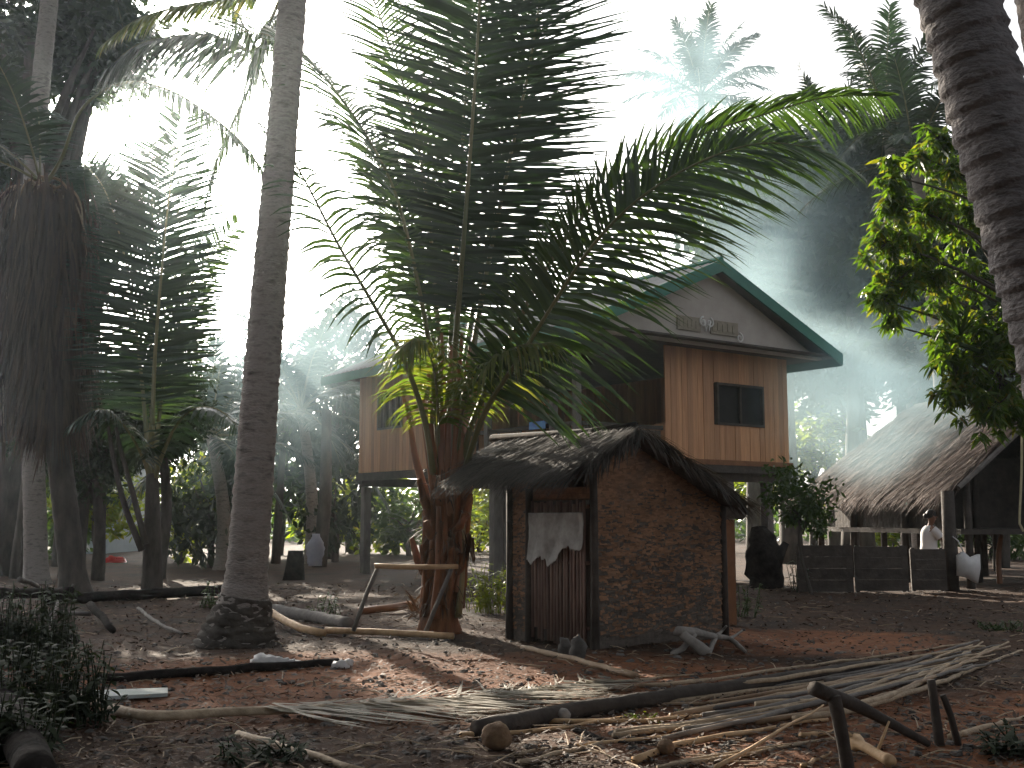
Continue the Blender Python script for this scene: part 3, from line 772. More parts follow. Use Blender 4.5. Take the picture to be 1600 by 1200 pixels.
    obj('dry_scrap', s, M['frond_dry'], t)
centre_palm()

# small palm, left middle distance
def left_palm():
    Y = 19.0; base = P(238, 929, Y); base.z = gz(base.x, base.y)
    t = thing('young_palm', base, 'slender young palm with tall upright fronds left of the tall ringed trunk', 'palm tree')
    tr = MB(); tr.tube(spline([base + V((0, 0, -.1)), P(238, 860, Y), P(238, 790, Y), P(238, 740, Y)], 10), [.2, .18, .17, .16, .15, .14, .13, .12, .11, .1], 12, 0, True, .04); obj('trunk', tr, 'bark_dark', t, True)
    k = dict(n=110, L=1.4, w=.056, droop=.1, vee=8, a0=84, a1=55, r0=.06, t0=.22, seg=3, baseL=.7)
    b = P(238, 760, Y)
    add_frond(t, [b] + I((238, 680, Y), (242, 560, Y), (252, 430, Y), (264, 310, Y), (276, 240, Y + .1), (290, 185, Y + .3)), side=(1, .1, 0), leafm='frond_dark', **k)
    add_frond(t, [b] + I((230, 690, Y + .3), (220, 580, Y + .6), (205, 460, Y + .9), (185, 360, Y + 1.2), (160, 290, Y + 1.4), (125, 250, Y + 1.6)), side=(1, .2, .2), leafm='frond_dark', **k)
    add_frond(t, [b] + I((226, 720, Y - .1), (205, 680, Y - .3), (180, 650, Y - .5), (150, 640, Y - .7), (115, 660, Y - .9)), leafm='frond_dark', **dict(k, n=50, L=.8, droop=1))
    add_frond(t, [b] + I((250, 720, Y - .1), (272, 670, Y - .3), (300, 640, Y - .4), (340, 640, Y - .6), (375, 670, Y - .8)), leafm='frond_dark', **dict(k, n=50, L=.7, droop=.9))
    add_frond(t, [b] + I((244, 700, Y + .4), (256, 600, Y + .9), (285, 480, Y + 1.3), (325, 400, Y + 1.6), (372, 350, Y + 2)), side=(.8, .5, 0), leafm='frond', **dict(k, L=.8, n=90))
    add_frond(t, [b] + I((236, 680, Y + .5), (236, 560, Y + .8), (240, 430, Y + 1), (238, 320, Y + 1.2), (232, 230, Y + 1.5)), side=(1, .2, 0), leafm='frond_dark', **k)
    for q in (((228, 850), (205, 760), (188, 700), (178, 650)), ((222, 860), (195, 790), (178, 720), (165, 640))):
        s = MB(); s.tube(spline([P(x, y, Y - .2) for x, y in q], 12), [.06 - .003 * i for i in range(12)], 7); obj('leaf_stalk', s, 'bark_dark', t, True)
left_palm()

# palm with a skirt of hanging dead fronds
def dead_skirt_palm():
    Y = 20.0; base = V((P(118, 920, Y).x, Y, 0)); base.z = gz(base.x, base.y)
    t = thing('coconut_palm', base, 'palm with a thick skirt of dead brown fronds hanging at the left edge', 'palm tree', 'coconut palms')
    pts = [base + V((0, 0, -.1)), P(112, 880, Y), P(98, 760, Y), P(84, 640, Y), P(72, 500, Y), P(66, 380, Y), P(62, 300, Y)]
    obj('trunk', ringed_trunk(pts, .24, .17, 14, .09, .04, .12, .6, .14), 'bark_dark', t, True)
    rg = random.Random(31); c = P(62, 300, Y)
    for i in range(44):
        a = rg.uniform(0, 2 * PI); r = rg.uniform(.1, .75); x0 = c + V((0, 0, rg.uniform(-.6, .3)))
        e = c + V((math.cos(a) * r, math.sin(a) * r * .8, -rg.uniform(2.4, 4.6)))
        m = c + V((math.cos(a) * (r + .25), math.sin(a) * (r + .25) * .8, rg.uniform(-1.2, -.4)))
        add_frond(t, [x0, c + V((math.cos(a) * r * .7, math.sin(a) * r * .6, .1)), m, m.lerp(e, .5) + V((math.cos(a) * .05, 0, 0)), e], rach='rachis_dry', leafm='frond_dry', L=.9, n=70, t0=.1, a0=26, a1=8, vee=-6, droop=3.0, w=.055, r0=.03, seg=4)
    sk = MB()
    for i in range(5200):
        u = rg.random() ** .8; a = rg.uniform(0, 2 * PI)
        top = c.lerp(P(84, 640, Y), u); r = (.25 + .75 * rg.random()) * (.62 + .5 * math.sin(PI * min(1, .2 + u * .9)))
        p = top + V((math.cos(a) * r, math.sin(a) * r * .8, rg.uniform(-.2, .4)))
        sk.blade(p, (math.cos(a) * .25 + rg.uniform(-.2, .2), math.sin(a) * .2 + rg.uniform(-.2, .2), -1), (-math.sin(a), math.cos(a), rg.uniform(-.3, .3)), rg.uniform(.5, 1.3), rg.uniform(.025, .06), .5, 3)
    obj('dead_skirt', sk, 'frond_dry', t)
    crown_ring(t, c + V((0, 0, .2)), 9, 3.0, rg, 15, 75, nl=44, leaf=.8, w=.07, skip=lambda az: math.cos(az) > -.1)
    # E/C/F : long green fronds that reach right over the sky
    k = dict(n=76, L=.85, w=.055, droop=1.3, vee=10, a0=60, a1=30, r0=.045, t0=.3, seg=3)
    add_frond(t, [c] + I((95, 250, Y - .3), (128, 170, Y - .6), (190, 130, Y - 1), (263, 140, Y - 1.4), (333, 183, Y - 1.8), (387, 233, Y - 2.1), (420, 290, Y - 2.3)), leafm='frond', **k)
dead_skirt_palm()

def far_slim_palm():
    Y = 22.5; base = V((P(58, 905, Y).x, Y, 0))
    t = thing('coconut_palm', base, 'slim pale palm trunk running up the far left, beside the dead frond skirt', 'palm tree', 'coconut palms')
    pts = [base + V((0, 0, -.1)), P(54, 780, Y), P(48, 600, Y), P(48, 420, Y), P(54, 250, Y), P(68, 90, Y), P(84, -60, Y), P(100, -200, Y)]
    obj('trunk', ringed_trunk(pts, .23, .17, 14, .09, .05, .1, .6, .15), 'bark_palm', t, True)
    c = pts[-1]
    crown_ring(t, c, 14, 4.4, random.Random(41), -30, 65, nl=46, leaf=.85, w=.07)
    k = dict(n=80, L=.9, w=.055, droop=1.2, vee=12, a0=60, a1=30, r0=.05, t0=.25, seg=3)
    add_frond(t, [c] + I((150, -190, Y - .5), (240, -120, Y - 1), (330, -30, Y - 1.6), (380, 40, Y - 2), (415, 130, Y - 2.3)), leafm='frond', **k)
far_slim_palm()

def arching_palm():                 # fronds that cross the sky left of the tall trunk
    Y = 17.0; base = V((P(398, 935, Y + 1.5).x, Y + 1.5, 0))
    # belongs to a palm whose crown is above the frame
    t = thing('coconut_palm', base, 'palm half hidden behind the tall ringed trunk, its long fronds arching over the left sky', 'palm tree', 'coconut palms')
    c = P(452, -30, Y + 1.5)
    pts = [base + V((0, 0, -.1)), P(400, 700, Y + 1.5), P(424, 400, Y + 1.5), P(446, 150, Y + 1.5), c]
    obj('trunk', ringed_trunk(pts, .17, .13, 14, .09, .04, .1, .6, .14), 'bark_palm', t, True)
    k = dict(n=130, L=1.05, w=.06, droop=1.35, vee=6, a0=60, a1=30, r0=.045, t0=.16, seg=3)
    add_frond(t, [c] + I((440, 20, Y + 1.2), (400, 78, Y + 1), (365, 66, Y + .8), (325, 55, Y + .6), (270, 57, Y + .3), (215, 70, Y), (175, 100, Y - .2)), leafm='frond_dark', **dict(k, n=150, L=1.45))
    add_frond(t, [c] + I((430, -20, Y + 1), (380, -5, Y + .8), (310, 5, Y + .5), (250, 18, Y + .2), (205, 36, Y), (160, 70, Y - .2)), leafm='frond_yel', **dict(k, L=.6))
    add_frond(t, [c] + I((420, 40, Y + 2), (400, 110, Y + 2), (375, 170, Y + 2), (340, 250, Y + 2), (318, 330, Y + 2)), leafm='frond', **dict(k, L=.6, n=60))
    crown_ring(t, c, 9, 3.6, random.Random(44), 5, 70, nl=36, leaf=.8, w=.06, skip=lambda az: math.cos(az) > .1)
arching_palm()

def far_palm(px, py, Y, n, L, label, seed, leaf=.75, leafm='frond_dark', up0=-35):
    c = P(px, py, Y); base = V((c.x + .4, Y, gz(c.x, Y)))
    t = thing('coconut_palm', base, label, 'palm tree', 'coconut palms')
    obj('trunk', ringed_trunk([base - V((0, 0, .1)), base.lerp(c, .4) + V((.15, 0, 0)), base.lerp(c, .75) + V((.1, 0, 0)), c], .2, .14, 10, .15, .04, .1, .6, .2), 'bark_palm', t, True)
    crown_ring(t, c, n, L, random.Random(seed), up0, 85, leafm, .9, leaf, 40, None, .08, .9, .04)
far_palm(1385, 185, 30, 20, 3.4, 'distant palm whose crown tops the smoky trees at the right', 51)
far_palm(1095, 150, 44, 26, 3.6, 'faint palm crown fading in smoke above the house ridge', 52, .9, 'frond_dark', 0)
far_palm(1290, 255, 36, 18, 3.2, 'distant palm crown below and left of the taller one, behind the smoke', 53)
far_palm(1430, 250, 27, 16, 2.8, 'distant palm between the tall far palm and the massive leaning trunk', 54)
far_palm(470, 640, 33, 18, 3.6, 'bushy palm with drooping fronds in blue haze just right of the tall ringed trunk', 55)
far_palm(330, 680, 29, 16, 3.0, 'low hazy palm between the slender young palm and the tall ringed trunk', 56)

# ---------------------------------------------------------------- broadleaf trees
def crown_proto(seed, ncl, per, lf, lw, flat=1.0):
    rg = random.Random(seed); mb = MB()
    for i in range(ncl):
        while True:
            q = V((rg.uniform(-1, 1), rg.uniform(-1, 1), rg.uniform(-1, 1)))
            if .35 < q.length < 1: break
        q *= (1 + .35 * noise.noise(q * 1.8 + V((seed, 0, 0)))) * .92
        cr = rg.uniform(.13, .3)
        for j in range(per):
            g = V((rg.gauss(0, 1), rg.gauss(0, 1), rg.gauss(0, .75))) * cr * .55
            p = q + g
            d = (g.normalized() * .7 + V((rg.uniform(-1, 1), rg.uniform(-1, 1), rg.uniform(-1.1, .4)))).normalized()
            mb.leaf(p, d, V((rg.uniform(-1, 1), rg.uniform(-1, 1), rg.uniform(.1, 1))), lf * rg.uniform(.6, 1.3), lw * rg.uniform(.7, 1.2))
    return mb
CR = {}
for nm, mat in (('dark', 'leaf_dark'), ('loose', 'leaf_dark'), ('mid', 'leaf_mid'), ('yel', 'leaf_yel')):
    for i in range(3):
        ob = obj('crown', crown_proto(60 + i, 95, 95, .125, .06) if nm == 'dark' else crown_proto(70 + i, 52, 30, .2, .085), mat)
        CR[nm, i] = ob.data; bpy.data.objects.remove(ob)
NT = [0]
def tree(px, py, Y, rx, rz, label, kind='dark', cat='tree', name='leafy_tree', base=None, group='leafy trees', trunkr=None, ry=None):
    """crown centre at pixel (px,py) depth Y; rx, rz in metres"""
    c = P(px, py, Y); NT[0] += 1; rg = random.Random(200 + NT[0])
    bx = base if base is not None else c.x + rg.uniform(-.3, .3)
    b = V((bx, Y + rg.uniform(-.3, .3), 0)); b.z = gz(b.x, b.y)
    t = thing(name, b, label, cat, group)
    r = trunkr or max(.05, .05 + .022 * c.z)
    tr = MB(); top = c + V((0, 0, -rz * .25))
    tr.tube(spline([b - V((0, 0, .1)), b.lerp(top, .5) + V((rg.uniform(-.2, .2), 0, 0)), top], 10), [r * (1.25 - .07 * i) for i in range(10)], 9, 0, True, .05)
    for i in range(7):
        s = b.lerp(top, rg.uniform(.55, 1)); a = rg.uniform(0, 2 * PI)
        e = c + V((math.cos(a) * rx * .7, math.sin(a) * rx * .6, rg.uniform(-.5, .6) * rz))
        tr.tube(spline([s, s.lerp(e, .5) + V((0, 0, .12 * rz)), e], 6), [r * .5, r * .42, r * .34, r * .26, r * .18, r * .1], 6)
    obj('trunk', tr, 'bark_dark', t, True)
    o = bpy.data.objects.new('crown', CR[kind, NT[0] % 3]); COL.objects.link(o); o.parent = t
    o.location = c - b; o.scale = (rx, ry or rx, rz); o.rotation_euler = (0, 0, rg.uniform(0, 6.28))
    return t

# right, in the smoke
tree(1235, 330, 33, 3.2, 3.2, 'dark leafy tree in smoke right of the house gable, thinner at its top')
tree(1330, 400, 35, 3.4, 3.6, 'dark leafy tree behind the thatched roof, between gable and mango tree')
tree(1440, 440, 31, 3.0, 4.0, 'dark broad tree behind the yellow leaved mango tree')
tree(1170, 470, 38, 2.6, 2.4, 'hazy tree crown showing just above the right slope of the house roof', 'mid')
tree(1270, 690, 36, 1.6, 1.2, 'sunlit yellow green shrubby tree between house wall and thatched roof', 'yel', base=None)
tree(1560, 540, 30, 3.2, 3.4, 'dark tree behind the massive leaning trunk at the right edge')
# left
tree(55, 30, 26, 2.7, 2.0, 'dense dark crown filling the top left corner')
tree(150, 60, 27, 1.3, 1.6, 'dark leaf mass above the sun, right of the slim pale trunk', base=-13)
tree(0, 240, 27, 1.35, 2.6, 'dark leafy crown at the left edge level with the sun')
tree(140, 330, 25, 1.25, 1.25, 'dark leafy tree right of the dead frond skirt, behind the slender young palm')
tree(515, 640, 37, 1.6, 2.2, 'slim hazy tree left of the far house room', 'loose')
tree(440, 720, 40, 2.4, 2.6, 'hazy tree low behind the tall ringed trunk', 'mid')
tree(560, 800, 42, 2.4, 1.6, 'sunlit shrub beyond the left stilts of the house', 'yel', 'shrub', 'shrub', None, 'sunlit shrubs beyond the house')
tree(640, 800, 40, 2.0, 1.5, 'green shrub seen under the house between its left stilts', 'mid', 'shrub', 'shrub', None, 'sunlit shrubs beyond the house')
tree(760, 800, 44, 2.4, 1.8, 'pale sunlit shrub under the house left of the small hut', 'yel', 'shrub', 'shrub', None, 'sunlit shrubs beyond the house')
tree(60, 790, 36, 2.2, 2.0, 'sunlit shrub at the far left behind the two leaning palm trunks', 'mid', 'shrub', 'shrub', None, 'sunlit shrubs at the left')
tree(150, 770, 34, 1.6, 1.4, 'yellow green bush between the dead skirted palm and the slender young palm', 'yel', 'shrub', 'shrub', None, 'sunlit shrubs at the left')
tree(290, 790, 33, 1.5, 1.6, 'yellow sunlit bush just right of the slender young palm', 'yel', 'shrub', 'shrub', None, 'sunlit shrubs at the left')
tree(350, 740, 38, 1.8, 2.0, 'dark hazy tree just left of the tall ringed trunk', 'loose')
tree(1248, 775, 19.5, .62, .72, 'green leafy shrub under the right corner of the timber house', 'mid', 'shrub', 'shrub', None, None, .03)
tree(1190, 700, 48, 3.0, 2.6, 'bright hazy tree far behind the right wall of the house', 'yel')
tree(900, 800, 50, 3.5, 2.0, 'far shrub hidden low behind the small hut', 'mid', 'shrub', 'shrub', None, 'sunlit shrubs beyond the house')
tree(1400, 800, 42, 3.0, 1.6, 'sunlit shrub seen under the floor of the thatched house', 'yel', 'shrub', 'shrub')
tree(1560, 830, 36, 1.6, 1.3, 'green shrub behind the posts at the right edge', 'mid', 'shrub', 'shrub')

for k, (x, y, z, r, rz) in enumerate(((-9, 1.0, 5.5, 4.2, 4.0), (9.5, 4.5, 9.0, 4.2, 2.6), (2, -9, 4.5, 5, 3.6), (-5.5, -6, 5, 5, 4), (-2, -3, 9, 5, 2.2))):  # crowns added out of frame to block skylight and darken the foreground
    b = V((x, y, gz(x, y)))
    t = thing('leafy_tree', b, 'unseen spreading tree added around the viewer to cut skylight on the yard', 'tree', 'unseen trees added for shade')
    tr = MB(); c = V((x, y, z))
    b2 = b
    tr.tube(spline([b2, b2.lerp(c, .6) + V((0, 0, 1.2)), c], 10), [.24 - .012 * i for i in range(10)], 9, 0, True, .05); obj('trunk', tr, 'bark_dark', t, True)
    o = bpy.data.objects.new('crown', CR['dark', k % 3]); COL.objects.link(o); o.parent = t; o.location = c - b; o.scale = (r, r, rz)

tree(520, 770, 34, 1.5, 1.9, 'dark hazy tree behind the lilac sack, below the slim hazy one', 'loose')
tree(330, 780, 30, 1.3, 1.7, 'dark hazy bushy tree left of the tall ringed trunk, nearer than the others', 'loose')
tree(400, 640, 38, 1.9, 2.4, 'blue dark tree crown hidden mostly behind the tall ringed trunk', 'loose')
tree(545, 560, 44, 2.2, 2.6, 'hazy crown showing under the left tip of the house roof', 'loose')
tree(100, 700, 31, 1.6, 1.6, 'dark bush between the two left palm trunks', 'loose')
tree(250, 650, 25, 1.25, 1.2, 'dark leafy bush added behind the slender young palm to shade the ground', 'dark')  # added so its shadow covers the ground at left
tree(140, 680, 24, 1.25, 1.5, 'dark leafy bush just left of the slender young palm, enlarged to shade the ground', 'dark')  # placed and enlarged to cast shade over the left ground
tree(1300, 520, 37, 3.6, 3.0, 'dark lower crown in the smoke right of the house eave')
tree(1400, 330, 36, 3.0, 3.0, 'dark smoky crown under the tallest far palm')

tree(55, 450, 24.5, 1.5, 2.3, 'dark leafy tree added behind the dead frond skirt to shade the bottom left')  # added mostly out of sight, blocks sun from the bottom left corner

# far wood, one mass
def far_wood():
    rg = random.Random(77); mb = MB()
    for i in range(9000):
        a = rg.uniform(-.62, .62); d = rg.uniform(62, 80)
        x = d * math.sin(a); y = d * math.cos(a)
        hgt = 2.2 + 1.6 * noise.noise(V((a * 14, 1, 1)))
        z = rg.uniform(0, 1) ** .8 * hgt
        mb.leaf(V((x, y, z)), V((rg.uniform(-1, 1), rg.uniform(-1, 1), rg.uniform(-1, .6))), V((rg.uniform(-1, 1), rg.uniform(-1, 1), 1)), rg.uniform(.5, 1.0), .4)
    tag(obj('far_wood', mb, 'leaf_mid'), 'low far-off bushes beyond the houses', 'woodland', None, 'stuff')
far_wood()

# mango tree, right
def mango():
    Y = 14.0; base = V((P(1660, 810, Y).x, Y, 0)); base.z = gz(base.x, Y)
    t = thing('mango_tree', base, 'mango tree with sunlit yellow green leaves beside the massive leaning trunk', 'tree')
    rg = random.Random(8); tr = MB(); lf = MB()
    tr.tube(spline([base - V((0, 0, .1)), P(1650, 700, Y), P(1620, 560, Y), P(1590, 420, Y), P(1550, 280, Y)], 12), [.2 - .012 * i for i in range(12)], 10, 0, True, .05)
    tips = []
    def cl(px, py, dy, rpx, nl, lit=1):
        c = P(px, py, Y + dy); r = rpx / F * Y
        s = P(1590 + rg.uniform(-30, 30), min(620, py + 80), Y)
        tr.tube(spline([s, s.lerp(c, .5) + V((0, 0, .08)), c], 6), [.026, .022, .018, .015, .012, .008], 6)
        nc = max(3, nl // 9)
        for i in range(nc):
            a = V((rg.gauss(0, .55), rg.gauss(0, .55), rg.gauss(0, .5))) * r + c
            tr.tube([c, a], [.01, .005], 4)
            for j in range(16):
                an = rg.uniform(0, 2 * PI); d = V((math.cos(an), math.sin(an), rg.uniform(-1.3, .35)))
                p = a + V((rg.uniform(-.05, .05), rg.uniform(-.05, .05), rg.uniform(-.05, .05)))
                L = rg.uniform(.12, .21)
                lf.blade(p, d, V((rg.uniform(-1, 1), rg.uniform(-1, 1), rg.uniform(-.4, .4))), L, L * .27, .6, 3)
    for px, py, dy, r, n in ((1465, 215, 0, 26, 150), (1480, 265, .3, 34, 260), (1440, 245, .5, 22, 120), (1395, 275, -.2, 22, 110), (1405, 320, 0, 34, 260), (1450, 330, .2, 40, 340), (1385, 380, -.2, 32, 260), (1430, 400, .1, 40, 340), (1400, 440, -.1, 30, 240), (1380, 470, -.3, 22, 150), (1460, 430, .4, 44, 320), (1500, 350, .5, 40, 260), (1520, 430, .6, 44, 260),
                             (1480, 500, -.3, 40, 220), (1540, 520, -.2, 44, 300), (1500, 560, -.4, 40, 300), (1560, 590, -.4, 46, 340), (1500, 610, -.5, 30, 200), (1550, 640, -.6, 34, 220), (1470, 560, -.5, 22, 120), (1400, 510, -.4, 16, 60), (1590, 520, -.3, 40, 260), (1590, 640, -.3, 30, 200)):
        cl(px, py, dy, r, n)
    obj('trunk', tr, 'bark_dark', t, True); obj('crown', lf, 'leaf_mango', t)
    e = MB(); c = P(1500, 525, Y - .8)
    for i in range(26):
        a = rg.uniform(0, 2 * PI); d = V((math.cos(a) * .6, math.sin(a) * .5, rg.uniform(.3, 1.1)))
        e.blade(c, d, V((-d.y, d.x, 0)), rg.uniform(.35, .62), .045, .5, 4)
    e.tube([c - V((0, 0, .1)), P(1560, 560, Y - .3), P(1620, 590, Y)], [.03, .03, .04], 6)
    single('bird_nest_fern', e, 'leaf_mid', 'spiky fern perched on a mango branch, long blade leaves fanning up', 'fern')
mango()

# ---------------------------------------------------------------- thatched house at right
def build_thatched_house():
    c = P(1495, 762, 21.0); c.z = 0
    va = math.radians(9.7); vd = V((-math.sin(va), math.cos(va), 0)); ud = V((math.cos(va), math.sin(va), 0))
    h = lambda a, b, z: V((c.x + ud.x * a + vd.x * b, c.y + ud.y * a + vd.y * b, z))
    t = thing('thatched_house', c, 'large open house on stilts with ruddy thatched roof, smoke drifting over it', 'house')
    rg = random.Random(9); EZ, RZ = 1.92, 4.1; W, L = 5.4, 7.0
    rb = MB(); rs = MB()
    for ua in (0, W):
        A = h(ua, 0, EZ); B = h(ua, L, EZ); C = h(W / 2, L - .9, RZ); D = h(W / 2, 0, RZ); dz = ZD * -.1
        rb.add([A, B, C, D, A + dz, B + dz, C + dz, D + dz], [(0, 1, 2, 3), (7, 6, 5, 4), (0, 4, 5, 1), (1, 5, 6, 2), (3, 7, 4, 0), (2, 6, 7, 3)])
        thatch_layer(rs, A, B, C, D, 12, 900 if ua == 0 else 100, .7, .03, rg, 0, .26, .35)
    A, B, C = h(0, L, EZ), h(W, L, EZ), h(W / 2, L - .9, RZ)
    rb.add([A, B, C], [(0, 1, 2)])
    roof = obj('roof', rb, 'thatch_base', t); obj('straw', rs, 'thatch_red', roof)
    ra = MB()
    for ua in (0, W): ra.tube([h(ua, -.06, EZ - .05), h(W / 2, -.06, RZ - .02)], .05, 6)
    obj('rake_pole', ra, 'log_grey', roof)
    for a in (.35, 2.0, 3.6, 5.0):
        for b in (.25, 2.6, 4.9, L - .4):
            p = MB(); q = h(a, b, -.08); top = EZ + (RZ - EZ) * min(a, W - a) / (W / 2) - .14
            p.tube([q, q + ZD * (top + .08)], [.085, .07], 8, 0, True, .05); obj('post', p, 'wood_dark', t, True)
    fl = MB(); fl.box(h(.1, .1, 1.0), ud * (W - .2), vd * (L - .5), ZD * .1); obj('floor', fl, 'wood_dark', t)
    w = MB()
    for i in range(36):
        b = .9 + i * .15
        w.box(h(.42, b, 1.1), ud * .03, vd * .14, ZD * (.62 + rg.uniform(-.03, .03)))
    obj('side_wall', w, 'wood_dark', t)
    w = MB(); w.box(h(1.25, 3.0, 1.1), ud * 2.9, vd * .04, ZD * 1.5); obj('inner_wall', w, 'wood_dark', t)
    w = MB(); w.box(h(1.2, 5.6, 1.1), ud * 2.9, vd * .04, ZD * 1.3); obj('back_wall', w, 'wood_dark', t)
    # thick near post
    p = MB(); q = V((P(1487, 910, 20.6).x, 20.6, -.05)); p.tube([q, q + ZD * .9, q + ZD * 1.85], [.14, .12, .11], 10, 0, True, .06); obj('post', p, 'wood_dark', t, True)
    # rope
    r = MB(); pts = [P(1597, 662, 20.8), P(1596, 740, 20.8), P(1593, 808, 20.8), P(1594, 822, 20.8), P(1599, 830, 20.8)]
    r.tube(spline(pts, 14), .022, 6); single('hanging_rope', r, 'rope', 'pale rope hanging from the thatched roof edge at the right', 'rope')
    # boards leaning before it
    def board(x0, x1, y0, y1, Y, lab, mat, tilt):
        b = MB(); a = P(x0, y1, Y); e = P(x1, y0, Y); n = 4; hh = (e.z - .04) / n
        for i in range(n):
            b.box(V((a.x, Y + tilt * i, .02 + hh * i)), V((e.x - a.x, 0, 0)), V((0, .04, 0)), V((0, tilt, hh - .003)))
        b.box(V((a.x + .03, Y + .06, .0)), V((.06, 0, 0)), V((0, .06, 0)), ZD * (e.z)); b.box(V((e.x - .1, Y + .06, .0)), V((.06, 0, 0)), V((0, .06, 0)), ZD * (e.z))
        single('board_screen', b, mat, lab, 'screen', 'dark board panels before the thatched house')
    board(1247, 1332, 850, 912, 20.0, 'widest dark board panel, left of the three before the thatched house', 'wood_dark', .01)
    board(1337, 1418, 852, 912, 20.2, 'dark board panel in the middle of the three before the thatched house', 'wood_dark', .012)
    board(1425, 1478, 856, 912, 20.4, 'narrow dark board panel in front of the person in white', 'wood_dark', .01)
build_thatched_house()

# stump, sacks, small items near the houses
mb = MB(); q = G(1197, 918); Y = q.y
pts = [q - V((0, 0, .08)), P(1195, 890, Y), P(1192, 855, Y), P(1186, 822, Y)]
mb.tube(spline(pts, 12), [.36, .34, .33, .33, .32, .32, .31, .3, .28, .25, .2, .12], 12, 0, True, .22)
mb.tube([P(1200, 905, Y), P(1216, 870, Y - .1), P(1228, 848, Y - .1)], [.16, .13, .06], 9, 0, True, .2)
single('burnt_stump', mb, 'log_dark', 'thick charred stump with slanting top, right of the small hut', 'stump', None, True)

def sack(px, py0, py1, wpx, Y, mat, label, name='sack', cat='sack', tilt=0.0):
    mb = MB(); b = P(px, py1, Y); tp = P(px + tilt, py0, Y); r = wpx / 2 / F * Y; k = 12; pts = []; rr = []
    for i in range(k):
        u = i / (k - 1); pts.append(b.lerp(tp, u)); rr.append(r * (.85 + .3 * math.sin(u * PI * .8)) * (1 if u < .68 else max(.5, 1 - (u - .68) * 2.2)))
    mb.tube(pts, rr, 14, 0, True, .13, .7)
    return single(name, mb, mat, label, cat, None, True)
sack(492, 834, 884, 26, 27, 'sack', 'pale lilac sack propped against a hazy trunk left of the house', tilt=2)
# hanging white bag on the post at right
mb = MB(); Y = 20.3
c0 = [P(1497, 868, Y), P(1505, 862, Y), P(1516, 872, Y), P(1530, 866, Y), P(1531, 888, Y), P(1527, 911, Y), P(1512, 903, Y), P(1498, 900, Y)]
vs = [p + V((0, -.04, 0)) for p in c0] + [p + V((0, .1, 0)) for p in c0] + [P(1513, 886, Y) + V((0, -.13, 0)), P(1513, 886, Y) + V((0, .17, 0))]
fs = []
for i in range(8):
    j = (i + 1) % 8; fs += [(i, j, 16), (j + 8, i + 8, 17), (i, i + 8, j + 8, j)]
mb.add(vs, fs); mb.tube([P(1505, 862, Y), P(1497, 845, Y), P(1488, 838, Y + .2)], .012, 5)
single('white_bag', mb, 'plastic', 'crumpled white bag tied to a post of the thatched house', 'bag', None, True)
# red cloth at left
mb = MB(); Y = 33; vs = []; fs = []
for i in range(15):
    for j in range(9):
        u, w = i / 14, j / 8; p = P(160 + 40 * u, 884 - 26 * w * (.55 + .45 * noise.noise(V((u * 4, 2, 2)))) * min(1, 6 * u, 6 * (1 - u)), Y + .5 * w)
        vs.append(p + V((0, .15 * noise.noise(V((u * 5, w * 5, 0))), .06 * noise.noise(V((u * 6, w * 4, 4))))))
for i in range(14):
    for j in range(8): a = i * 9 + j; fs.append((a, a + 9, a + 10, a + 1))
mb.add(vs, fs); o = single('red_cloth', mb, 'red_cloth', 'bright red cloth heaped on the sunlit ground far at the left', 'cloth', None, True)
o.modifiers.new('thick', 'SOLIDIFY').thickness = .03
# far pale gabled house
def far_house():
    Y = 42; b = V((P(140, 810, Y).x, Y, 0))
    t = thing('far_house', b, 'pale blue grey gabled house glimpsed through haze beyond the dead frond skirt', 'house')
    A, B, C = P(92, 592, Y), P(178, 585, Y), P(134, 552, Y); m = MB(); d = V((0, 5, 0))
    a0, b0 = V((A.x, Y, 0)), V((B.x, Y, 0))
    m.add([a0, b0, B, C, A, a0 + d, b0 + d, B + d, C + d, A + d], [(0, 1, 2, 3, 4), (9, 8, 7, 6, 5), (1, 6, 7, 2), (5, 0, 4, 9)]); obj('wall', m, 'pale_wall', t)
    r = MB()
    for q in (A, B):
        e = C + (q - C) * 1.15 + V((0, -.3, .08)); cc = C + V((0, -.3, .1))
        r.add([e, cc, cc + d * 1.1, e + d * 1.1, e + ZD * .12, cc + ZD * .12, cc + d * 1.1 + ZD * .12, e + d * 1.1 + ZD * .12], [(0, 1, 2, 3), (7, 6, 5, 4), (0, 4, 5, 1), (3, 2, 6, 7), (0, 3, 7, 4)])
    obj('roof', r, 'wood_dark', t)
    p = MB(); p.box(V((P(138, 600, Y).x, Y - .1, 0)), V((.12, 0, 0)), V((0, .08, 0)), ZD * P(138, 556, Y).z); obj('post', p, 'wood_dark', t)
far_house()

